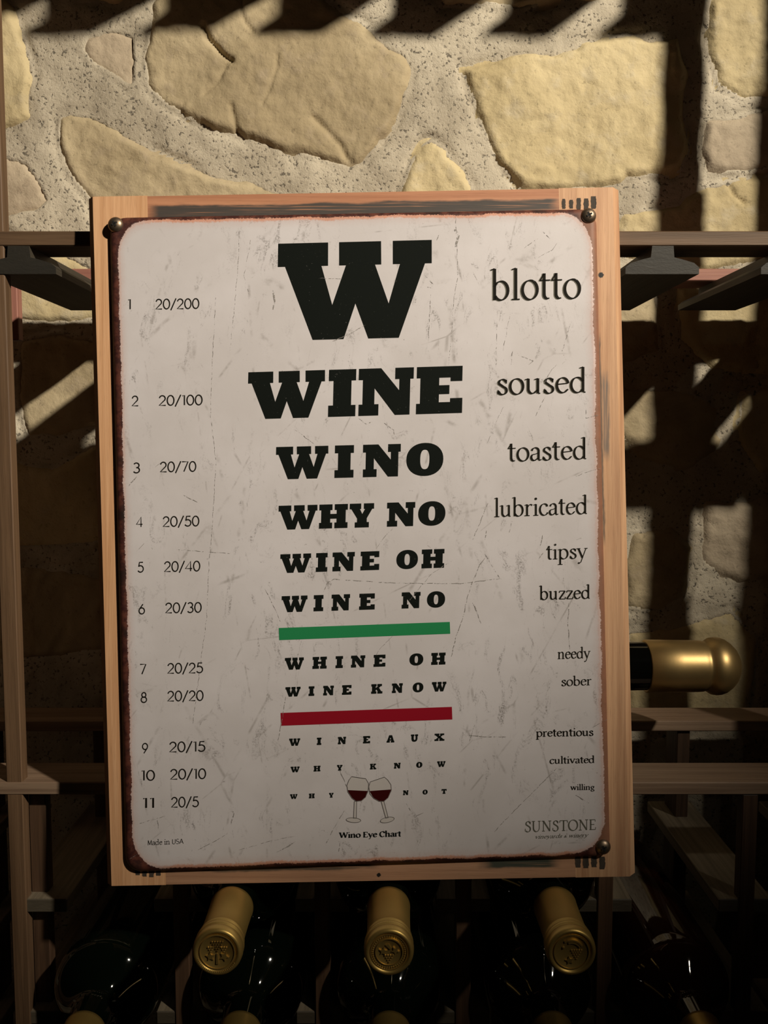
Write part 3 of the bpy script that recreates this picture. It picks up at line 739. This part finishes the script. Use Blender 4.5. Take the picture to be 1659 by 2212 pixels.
def slab_line(spec, base_l, base_r, h):
    """spec: [(char, x0, x1)] in photo pixels; baseline runs from base_l=(x,y) to base_r"""
    polys = []; sl = (base_r[1] - base_l[1]) / (base_r[0] - base_l[0])
    for ch, x0, x1 in spec:
        g = SL_[ch]; gw = glyph_w(g)
        for poly in g:
            pp = []
            for gx, gy in poly:
                x = x0 + gx / gw * (x1 - x0); y = base_l[1] + sl * (x - base_l[0]) - gy * h
                x += -sl * gy * h * -.8 * -1
                pp.append(L(x, y, ZP + .00012))
            polys.append(pp)
    flat_mesh('lettering', polys, M['ink'], plate)
def cr(ox_, k, lst): return [(c, ox_ + a / k, ox_ + b / k) for c, a, b in lst]
slab_line([('W', 598.8, 928.7)], (620, 738.5), (920, 731.0), 208)
slab_line(cr(500, 3.016, [('W',110,607),('I',632,808),('N',825,1180),('E',1200,1498)]), (536, 907.6), (997, 893.5), 101)
slab_line(cr(560, 3.687, [('W',137,550),('I',602,752),('N',824,1122),('O',1168,1460)]), (597, 1036.3), (956, 1027), 69.5)
slab_line(cr(560, 3.687, [('W',158,465),('H',480,705),('Y',720,912),('N',1015,1237),('O',1262,1477)]), (603, 1144.2), (960, 1134), 51.5)
slab_line(cr(560, 3.687, [('W',172,415),('I',455,545),('N',585,760),('E',807,955),('O',1090,1260),('H',1290,1468)]), (607, 1237), (958, 1225.2), 40.3)
slab_line(cr(560, 3.687, [('W',183,387),('I',437,513),('N',578,723),('E',797,920),('N',1132,1280),('O',1332,1475)]), (610, 1321), (960, 1310), 34.6)
slab_line(cr(580, 3.95, [('W',145,305),('H',380,500),('I',575,637),('N',705,825),('E',897,997),('O',1200,1317),('H',1385,1505)]), (617, 1444.3), (961, 1432.6), 25.6)
slab_line(cr(580, 3.95, [('W',150,278),('I',347,395),('N',470,560),('E',630,710),('K',877,972),('N',1052,1143),('O',1228,1318),('W',1390,1512)]), (618, 1502), (963, 1490), 20.6)
slab_line(cr(580, 3.95, [('W',182,275),('I',417,455),('N',595,663),('E',808,868),('A',1008,1073),('U',1213,1273),('X',1413,1497)]), (626, 1607.3), (959, 1596), 15.7)
slab_line(cr(580, 3.95, [('W',195,270),('H',390,447),('Y',587,633),('K',867,920),('N',1070,1125),('O',1258,1310),('W',1435,1505)]), (629, 1664), (961, 1651.8), 12.2)
for part_ in ([('W',190,252),('H',350,398),('Y',520,558)], [('N',1147,1192),('O',1312,1355),('T',1473,1515)]): slab_line(cr(580, 3.95, part_), (628, 1721), (964, 1709.6), 10.2)
flat_mesh('colour_bar', [[L(604, 1354.5, ZP + .00012), L(605, 1380.5, ZP + .00012), L(971.5, 1366.8, ZP + .00012), L(970.5, 1341.5, ZP + .00012)]], M['green'], plate)['label'] = 'green printed bar'
flat_mesh('colour_bar', [[L(608, 1536.5, ZP + .00012), L(609, 1564, ZP + .00012), L(976, 1550.5, ZP + .00012), L(975, 1523.5, ZP + .00012)]], M['red'], plate)['label'] = 'dark red printed bar'

# skeleton letters for the small print: strokes as polylines, x-height (or cap height) = 1
def arc(cx, cy, rx, ry, a0, a1, n=14): return [(cx + rx * math.cos(math.radians(a0 + (a1 - a0) * i / n)), cy + ry * math.sin(math.radians(a0 + (a1 - a0) * i / n))) for i in range(n + 1)]
def srf(x, y, w=.34, side=0): return ('s', [(x - (w / 2 if side <= 0 else 0), y), (x + (w / 2 if side >= 0 else 0), y)])
def flag(x, y, w=.2): return ('s', [(x - w, y - .07), (x, y)])
A_ = 1.62
G = {
 'o': (.98, [('p', arc(.49, .49, .39, .49, 60, 420, 26))]),
 'b': (1.06, [('p', [(.20, A_), (.20, .02)]), ('p', [(.20, .70)] + arc(.53, .49, .37, .48, 140, -145, 18)), flag(.20, A_)]),
 'd': (1.08, [('p', [(.82, A_), (.82, .04)]), ('p', [(.82, .74)] + arc(.47, .49, .37, .48, 45, 325, 18)), flag(.82, A_), srf(.86, .03, .22, 1)]),
 'l': (.50, [('p', [(.25, A_), (.25, .02)]), flag(.25, A_), srf(.25, .03, .42)]),
 't': (.62, [('p', [(.26, 1.32), (.26, .25)] + arc(.44, .25, .18, .22, 180, 300, 8)), ('s', [(.02, .96), (.58, .97)]), ('s', [(.04, .96), (.26, 1.3)])]),
 's': (.74, [('p', [(.60, .80)] + arc(.37, .74, .22, .22, 50, 190, 8) + arc(.37, .25, .25, .24, 70, -130, 12) + [(.11, .22)]), ('s', [(.61, .94), (.60, .70)]), ('s', [(.10, .04), (.11, .30)])]),
 'u': (1.10, [('p', [(.22, .97), (.22, .32)] + arc(.46, .32, .24, .29, 180, 300, 8) + [(.80, .26)]), ('p', [(.80, .97), (.80, .03)]), flag(.22, .97), flag(.80, .97), srf(.84, .03, .2, 1)]),
 'e': (.88, [('s', [(.10, .56), (.78, .62)]), ('p', [(.78, .62)] + arc(.46, .50, .35, .47, 22, 318, 22) + [(.80, .24)])]),
 'a': (.88, [('p', arc(.40, .70, .25, .26, 170, 10, 8) + [(.64, .5), (.64, .12), (.72, .03), (.86, .08)]), ('p', [(.64, .58), (.38, .48)] + arc(.32, .25, .21, .23, 110, 290, 10) + [(.62, .20)])]),
 'c': (.84, [('p', arc(.47, .49, .37, .48, 42, 318, 20) + [(.78, .24)]), ('p', [(.70, .86), (.72, .74)])]),
 'r': (.74, [('p', [(.22, .97), (.22, .03)]), ('s', [(.22, .66), (.38, .90)]), ('p', [(.38, .90), (.54, .97), (.66, .88)]), flag(.22, .97), srf(.22, .03, .44)]),
 'i': (.50, [('p', [(.25, .97), (.25, .03)]), flag(.25, .97), srf(.25, .03, .42), ('d', (.24, 1.42, .11))]),
 'p': (1.08, [('p', [(.22, .97), (.22, -.52)]), ('p', [(.22, .72)] + arc(.55, .49, .38, .48, 135, -140, 18)), flag(.22, .97), srf(.22, -.52, .44)]),
 'y': (.98, [('p', [(.14, .97), (.52, .06)]), ('s', [(.86, .97), (.52, .06), (.38, -.34), (.22, -.48)]), ('d', (.17, -.44, .09)), srf(.14, .97, .36), srf(.86, .97, .3)]),
 'z': (.84, [('s', [(.12, .95), (.74, .95)]), ('k', [(.74, .95), (.10, .04)]), ('s', [(.10, .04), (.76, .04)]), ('s', [(.12, .95), (.10, .76)]), ('s', [(.76, .04), (.80, .26)])]),
 'n': (1.12, [('p', [(.22, .97), (.22, .03)]), ('s', [(.22, .66), (.40, .88)]), ('p', [(.40, .88)] + arc(.60, .68, .22, .28, 110, 0, 8) + [(.82, .03)]), flag(.22, .97), srf(.22, .03, .42), srf(.82, .03, .42)]),
 'v': (.98, [('p', [(.14, .97), (.50, .04)]), ('s', [(.86, .97), (.50, .04)]), srf(.14, .97, .36), srf(.86, .97, .3)]),
 'w': (1.42, [('p', [(.14, .97), (.42, .04)]), ('s', [(.72, .97), (.42, .04)]), ('p', [(.72, .97), (1.0, .04)]), ('s', [(1.28, .97), (1.0, .04)]), srf(.14, .97, .36), srf(.70, .97, .3), srf(1.28, .97, .3)]),
 'g': (.92, [('p', arc(.42, .66, .28, .30, 90, 450, 18)), ('s', [(.66, .82), (.90, .92)]), ('s', [(.26, .40), (.20, .22), (.34, .12), (.62, .08)]), ('p', arc(.45, -.20, .34, .24, 70, -290, 20))]),
 'S': (.72, [('p', [(.58, .80)] + arc(.36, .76, .20, .22, 40, 200, 8) + arc(.34, .26, .25, .27, 65, -140, 12)), ('s', [(.57, .95), (.58, .72)]), ('s', [(.08, .06), (.09, .30)])]),
 'U': (.98, [('p', [(.18, .98), (.18, .35)] + arc(.47, .35, .29, .36, 180, 270, 8)), ('s', arc(.47, .35, .29, .36, 270, 360, 6) + [(.76, .98)]), srf(.18, .98, .3), srf(.76, .98, .26)]),
 'N': (1.06, [('s', [(.20, .02), (.20, .98)]), ('p', [(.20, .98), (.84, .02)]), ('s', [(.84, .02), (.84, .98)]), srf(.16, .98, .26), srf(.84, .98, .28), srf(.20, .02, .28)]),
 'T': (.86, [('p', [(.43, .98), (.43, .02)]), ('s', [(.06, .97), (.80, .97)]), ('s', [(.06, .97), (.05, .78)]), ('s', [(.80, .97), (.82, .78)]), srf(.43, .02, .3)]),
 'O': (1.04, [('p', arc(.52, .5, .44, .50, 60, 420, 26))]),
 'E': (.74, [('p', [(.18, .98), (.18, .02)]), ('s', [(.06, .97), (.62, .97), (.63, .80)]), ('s', [(.18, .52), (.54, .52)]), ('s', [(.06, .03), (.64, .03), (.68, .24)])]),
 'M': (1.2, [('s', [(.12, .0), (.16, 1.4)]), ('p', [(.16, 1.4), (.58, .1)]), ('s', [(.58, .1), (1.0, 1.4)]), ('p', [(1.0, 1.4), (1.06, 0)])]),
 'A': (1.1, [('s', [(.05, 0), (.55, 1.4)]), ('p', [(.55, 1.4), (1.05, 0)]), ('s', [(.25, .5), (.85, .5)])]),
 '&': (1.0, [('p', [(.85, .05), (.3, .7), (.42, 1.0), (.6, .85), (.2, .4), (.35, .02), (.7, .2), (.85, .5)])]),
 'h': (1.12, [('p', [(.22, A_), (.22, .03)]), ('s', [(.22, .66), (.40, .88)]), ('p', [(.40, .88)] + arc(.60, .68, .22, .28, 110, 0, 8) + [(.82, .03)]), flag(.22, A_), srf(.22, .03, .42), srf(.82, .03, .42)]),
 'C': (1.15, [('p', arc(.6, .72, .50, .70, 45, 315, 22)), ('p', [(.98, 1.38), (1.0, 1.0)])]),
 'W': (1.8, [('p', [(.12, 1.4), (.5, .04)]), ('s', [(.9, 1.4), (.5, .04)]), ('p', [(.9, 1.4), (1.28, .04)]), ('s', [(1.66, 1.4), (1.28, .04)]), srf(.14, 1.38, .5), srf(.9, 1.38, .4), srf(1.66, 1.38, .4)]),
 'Z': (1.2, []), ' ': (.5, []),
}
G['Ecap'] = (1.1, [('p', [(.26, 1.4), (.26, .02)]), ('s', [(.06, 1.38), (.92, 1.38), (.93, 1.1)]), ('s', [(.26, .75), (.72, .75)]), ('s', [(.06, .03), (.94, .03), (.98, .34)])])
G['Ucap'] = (1.1, [('p', [(.15, 1.4), (.15, .45)] + arc(.52, .45, .37, .45, 180, 360, 10) + [(.89, 1.4)])])
G['Scap'] = (.95, [('p', arc(.46, 1.05, .34, .34, 40, 250, 10) + arc(.46, .38, .38, .36, 80, -150, 12))])
D_ = {
 '0': (.78, [arc(.39, .5, .31, .5, 90, 450, 24)]), '1': (.44, [[(.10, .93), (.28, 1.0), (.28, 0)]]),
 '2': (.74, [arc(.36, .70, .27, .29, 170, -30, 12) + [(.07, .0), (.68, .0)]]),
 '3': (.72, [arc(.34, .75, .24, .25, 150, -70, 10) + [(.34, .52)], [(.34, .52)] + arc(.34, .27, .28, .28, 75, -150, 12)]),
 '4': (.78, [[(.56, 0), (.56, 1.0), (.04, .26), (.72, .26)]]),
 '5': (.74, [[(.62, 1.0), (.24, 1.0), (.16, .56)] + arc(.35, .33, .31, .33, 120, -150, 14)]),
 '6': (.74, [arc(.37, .31, .29, .31, 90, 450, 20), [(.50, 1.0), (.12, .48)]]),
 '7': (.70, [[(.06, 1.0), (.64, 1.0), (.24, 0)]]),
 '8': (.74, [arc(.37, .76, .22, .24, 90, 450, 18), arc(.37, .27, .29, .28, 90, 450, 20)]),
 '9': (.74, [arc(.37, .69, .29, .31, 90, 450, 20), [(.24, .0), (.62, .52)]]),
 '/': (.62, [[(.04, -.14), (.56, 1.06)]]),
}
def ribbon(pts, wf):
    out = []; n = len(pts)
    nor = []
    for i in range(n):
        a = pts[max(i - 1, 0)]; b = pts[min(i + 1, n - 1)]
        dx, dy = b[0] - a[0], b[1] - a[1]; l = math.hypot(dx, dy) or 1; nor.append((-dy / l, dx / l, math.atan2(dy, dx)))
    for i in range(n - 1):
        w0 = wf(nor[i][2]) / 2; w1 = wf(nor[i + 1][2]) / 2; p, q = pts[i], pts[i + 1]
        out.append([(p[0] + nor[i][0] * w0, p[1] + nor[i][1] * w0), (p[0] - nor[i][0] * w0, p[1] - nor[i][1] * w0),
                    (q[0] - nor[i + 1][0] * w1, q[1] - nor[i + 1][1] * w1), (q[0] + nor[i + 1][0] * w1, q[1] + nor[i + 1][1] * w1)])
    return out
def densify(pts, n=3): return pts
def text_polys(s, font, thick, thin, phi=18):
    """polygons in em units and total advance"""
    polys = []; x = 0; first = None
    for ch in s:
        if font is D_:
            adv, strokes = D_[ch]
            for st in strokes:
                for poly in ribbon(st, lambda t: thick): polys.append([(px + x, py) for px, py in poly])
        else:
            adv, strokes = G[ch]
            for typ, st in strokes:
                if typ == 'p': q = ribbon(st, lambda t: thin + (thick - thin) * abs(math.sin(t - math.radians(phi))) ** 1.1)
                elif typ == 'k': q = ribbon(st, lambda t: thick * .9)
                elif typ == 's': q = ribbon(st, lambda t: thin * 1.15)
                else:
                    cx, cy, r = st; q = [[(cx + r * math.cos(a * math.pi / 4), cy + r * math.sin(a * math.pi / 4)) for a in range(8)]]
                for poly in q: polys.append([(px + x, py) for px, py in poly])
        x += adv
    return polys, x
def put_text(s, x0, x1, y0, y1, h, mat, font=None, thick=.17, thin=.055, z=.00012, slant=0, shade=None, name='lettering', phi=18):
    polys, adv = text_polys(s, font or G, thick, thin, phi)
    mn = min(p[0] for q in polys for p in q); mx = max(p[0] for q in polys for p in q); sl = (y1 - y0) / (x1 - x0)
    def tf(p, dx=0, dy=0, zz=z):
        x = x0 + (p[0] - mn) / (mx - mn) * (x1 - x0) + slant * p[1] * h + dx; y = y0 + sl * (x - x0) - p[1] * h + dy
        return L(x, y, ZP + zz)
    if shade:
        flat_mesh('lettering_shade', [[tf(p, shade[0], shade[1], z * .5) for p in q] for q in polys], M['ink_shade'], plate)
    o = flat_mesh(name, [[tf(p) for p in q] for q in polys], mat, plate)
    return o
for num, a, b, yb, fr, c, d, yb2 in (('1', 281, 287, 671.5, '20/200', 339.5, 434, 670.5), ('2', 288.5, 303, 878.5, '20/100', 346.5, 441, 877), ('3', 292, 307, 1022, '20/70', 349, 427.5, 1019.5),
        ('4', 298, 312, 1138, '20/50', 355, 434, 1136.5), ('5', 301.5, 315, 1235, '20/40', 358, 436, 1233), ('6', 303.5, 317.5, 1324.5, '20/30', 360.5, 439, 1321.5),
        ('7', 307, 320.5, 1453.5, '20/25', 365, 442, 1451), ('8', 308, 322, 1514, '20/20', 365, 443, 1510.5), ('9', 311, 324, 1623, '20/15', 369, 447, 1619.5),
        ('10', 310, 339, 1681, '20/10', 371, 448.5, 1678), ('11', 313, 337, 1740, '20/5', 373, 433, 1738)):
    put_text(num, a, b, yb, yb - .3, 21, M['ink_thin'], D_, .122, .122)
    put_text(fr, c, d, yb2 + .6, yb2 - .8, 21, M['ink_thin'], D_, .122, .122)
for s, x0, x1, y0, y1, h, sh in (('blotto', 1058, 1252, 653, 648, 42, 2.2), ('soused', 1072, 1261.5, 855, 850, 34, 1.9), ('toasted', 1095, 1263, 998, 992.5, 29, 1.4), ('lubricated', 1066.5, 1264.5, 1117, 1110, 25.5, 1.2),
        ('tipsy', 1177.5, 1266, 1208, 1205, 22, 1.0), ('buzzed', 1162.5, 1270.5, 1294.5, 1291.5, 18.8, .9), ('needy', 1202, 1272, 1421, 1419, 15.2, .7), ('sober', 1210, 1274.5, 1479, 1477, 13.2, .6),
        ('pretentious', 1155.5, 1278.5, 1587.5, 1585.5, 11.2, .5), ('cultivated', 1184.5, 1280, 1645.5, 1643.5, 9.8, .5), ('willing', 1229, 1281, 1702, 1701, 7.8, .4)):
    bold = 0 if h > 20 else .02 if h > 12 else .05
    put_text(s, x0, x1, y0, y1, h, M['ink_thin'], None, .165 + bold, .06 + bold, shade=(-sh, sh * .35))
put_text('SUNSTONE', 1131.5, 1284, 1791.5, 1787, 22.5, M['ink_grey'], None, .14, .06)
put_text('vineyards & winery', 1152, 1266, 1806, 1802, 5.2, M['ink_grey'], None, .2, .11, slant=.5)
def put_custom(chars, *a, **k):
    """letters with capital variants"""
    for c in chars:
        pass
G['~'] = G['Ecap']; G['^'] = G['Ucap']; G['$'] = G['Scap']
put_text('Wino ~ye Chart', 733, 866, 1804.5, 1801, 8.0, M['ink'], None, .34, .14)
put_text('Made in ^$A', 323.5, 400, 1820, 1816.5, 7.4, M['ink_thin'], None, .15, .13)

# the two printed glasses
def px_poly(pts, z=.00012): return [L(x, y, ZP + z) for x, y in pts]
def c6(pts): return [(580 + a / 3.95, 1560 + b / 3.95) for a, b in pts]
bowlL = c6([(712,446),(832,464),(856,505),(852,560),(830,620),(795,650),(750,655),(715,628),(680,575),(672,520),(690,475)])
bowlR = c6([(990,450),(870,490),(858,530),(866,590),(900,630),(945,655),(985,655),(1020,625),(1048,560),(1045,515),(1018,475)])
def outline(pts, wd, closed=True):
    pts = pts + ([pts[0], pts[1]] if closed else []); return [px_poly(q, .00022) for q in ribbon(pts, lambda t: wd)]
glasses = [(bowlL, [(676,560),(855,568),(830,620),(795,648),(750,653),(715,628)], [(735,655),(755,655),(752,800),(728,800)], (728, 814, 62, 20, -4), 'left'),
           (bowlR, [(862,568),(1047,555),(1020,625),(985,653),(945,653),(900,630)], [(962,655),(985,653),(1022,795),(1002,800)], (1014, 812, 60, 22, 12), 'right')]
for bowl, wine, stem, (fx, fy, rx, ry, rot), side_ in glasses:
    r_ = math.radians(rot); foot = [(fx + rx * math.cos(t) * math.cos(r_) + ry * math.sin(t) * math.sin(r_), fy - rx * math.cos(t) * math.sin(r_) + ry * math.sin(t) * math.cos(r_)) for t in [2 * math.pi * i / 24 for i in range(24)]]
    g = flat_mesh('printed_glass', outline(bowl, 1.3) + outline(c6(stem), 1.1) + outline(c6(foot), 1.1), M['glassline'], plate)
    flat_mesh('printed_glass_tint', [px_poly(bowl, .00010), px_poly(c6(stem), .00010), px_poly(c6(foot), .00010)], M['glassfill'], plate)
    flat_mesh('printed_wine', [px_poly(c6(wine), .00017)], M['wine'], plate)['label'] = 'dark red printed wine'

# scratches and scuffs that the photograph shows one by one
def scr_mat():
    k = N('scratch', .6); co = k.n('ShaderNodeTexCoord').outputs['Object']; n = k.noise(co, 500, 3, .7)
    bs = k.b; tr = k.n('ShaderNodeBsdfTransparent'); mx = k.n('ShaderNodeMixShader'); out = k.t.nodes['Material Output']
    k.l(k.step(n, .42, .58), mx.inputs[0]); k.l(tr.outputs[0], mx.inputs[1]); k.l(bs.outputs[0], mx.inputs[2]); k.l(mx.outputs[0], out.inputs[0])
    return k.done(k.mix(n, (.22, .20, .185), (.36, .33, .31)))
M['scratch'] = scr_mat()
scr = [([(520,500),(518,560),(512,640),(500,760)],.8), ([(470,640),(462,780),(458,900),(470,1000),(462,1140),(455,1210),(450,1330),(420,1560)],1.0),
 ([(983,470),(985,500),(988,600),(978,660),(975,720),(968,790)],.9), ([(699,1280),(710,1256),(722,1250),(775,1253),(850,1258),(920,1259),(1000,1259),(1080,1248)],1.6),
 ([(1048,1200),(1035,1220),(1022,1250),(1008,1290),(1000,1330),(985,1370),(972,1425)],1.8), ([(1045,1195),(1078,1248)],1.0), ([(850,1140),(830,1160),(812,1185)],1.1),
 ([(975,1210),(930,1240),(905,1270),(880,1300)],1.1), ([(1200,1655),(1165,1690),(1110,1745),(1065,1792)],1.5), ([(700,1825),(730,1770),(745,1745)],1.4),
 ([(1000,1583),(1045,1588),(1095,1588)],1.8), ([(1012,1598),(1025,1560)],1.2), ([(1276,1568),(1308,1550)],1.2), ([(1240,1030),(1265,1020),(1296,1012)],1.2),
 ([(1262,884),(1262,905),(1290,898)],1.1), ([(500,1735),(508,1752),(502,1775)],2.2), ([(430,1830),(470,1810),(495,1794)],1.5), ([(300,1775),(345,1762),(360,1757)],1.3), ([(345,1760),(346,1785)],1.4),
 ([(285,1850),(300,1840)],1.2), ([(520,1830),(590,1810),(640,1800)],1.0), ([(592,630),(596,655),(592,672)],4.5), ([(980,500),(990,512),(983,538)],7), ([(948,510),(942,525)],3),
 ([(720,740),(760,722),(790,705)],1.6), ([(690,605),(740,606)],1.0), ([(300,1190),(316,1173)],2.5), ([(282,1050),(300,1030)],2.5), ([(340,1010),(352,1000)],2.0), ([(400,1070),(430,1085)],1.6),
 ([(380,1186),(410,1188),(460,1192),(500,1195)],1.2), ([(1170,835),(1190,800),(1200,790)],1.3), ([(1100,680),(1085,760)],.9), ([(1072,700),(1070,800)],.8), ([(1230,700),(1212,760),(1220,780)],1.2),
 ([(1118,770),(1150,782),(1140,790)],1.8), ([(1105,760),(1102,790)],1.8), ([(1020,590),(1034,620)],.9), ([(1085,880),(1050,960)],1.0), ([(1175,858),(1155,900)],1.6), ([(640,930),(680,960)],1.0), ([(830,915),(850,930),(852,940)],2.0),
 ([(775,905),(792,918),(805,912)],2.2), ([(1055,1080),(1035,1130),(1020,1165)],1.2), ([(1104,1125),(1098,1150)],2.2), ([(1172,1190),(1160,1210)],1.6), ([(1200,1172),(1180,1185)],1.4), ([(1050,1145),(1046,1165)],2),
 ([(1170,1155),(1165,1178)],1.6), ([(1226,1300),(1224,1345),(1228,1400)],1.6), ([(1020,1300),(1030,1325)],2.4), ([(1030,1325),(1038,1345)],1.8), ([(620,1500),(610,1560),(602,1600)],1.4), ([(575,1270),(590,1300),(610,1345)],1.1),
 ([(735,1660),(750,1695)],1.5), ([(878,1730),(895,1760),(915,1750)],1.6), ([(600,1835),(625,1822),(640,1812)],2.2), ([(735,1815),(733,1838)],2), ([(1240,1712),(1270,1730)],2.2), ([(1275,1655),(1295,1672)],2.2),
 ([(850,1370),(820,1400),(805,1425)],1.0), ([(1150,1295),(1158,1290)],1), ([(545,520),(530,600),(540,640)],.8), ([(1160,560),(1190,545),(1200,530)],1.6), ([(1185,520),(1170,505)],1.6), ([(1130,540),(1160,520)],1.4), ([(915,620),(935,628)],2.2), ([(918,600),(936,618)],2.0), ([(930,640),(925,740)],1.2)]
for pts, wd in scr:
    # subdivide and wobble
    q = []
    for a, b in zip(pts, pts[1:]):
        n = max(2, int(math.hypot(b[0] - a[0], b[1] - a[1]) / 7))
        for i in range(n): t = i / n; q.append((a[0] + (b[0] - a[0]) * t + random.uniform(-.9, .9), a[1] + (b[1] - a[1]) * t + random.uniform(-.6, .6)))
    q.append(pts[-1]); wds = [wd * random.uniform(.35, 1.1) for _ in q]; wds[0] *= .3; wds[-1] *= .3
    polys = []
    for i in range(len(q) - 1):
        a, b = q[i], q[i + 1]; dx, dy = b[0] - a[0], b[1] - a[1]; l = math.hypot(dx, dy) or 1; nx, ny = -dy / l, dx / l
        polys.append([L(a[0] + nx * wds[i] / 2, a[1] + ny * wds[i] / 2, ZP + .0002), L(a[0] - nx * wds[i] / 2, a[1] - ny * wds[i] / 2, ZP + .0002), L(b[0] - nx * wds[i + 1] / 2, b[1] - ny * wds[i + 1] / 2, ZP + .0002), L(b[0] + nx * wds[i + 1] / 2, b[1] + ny * wds[i + 1] / 2, ZP + .0002)])
    flat_mesh('scratch', polys, M['scratch'], plate)
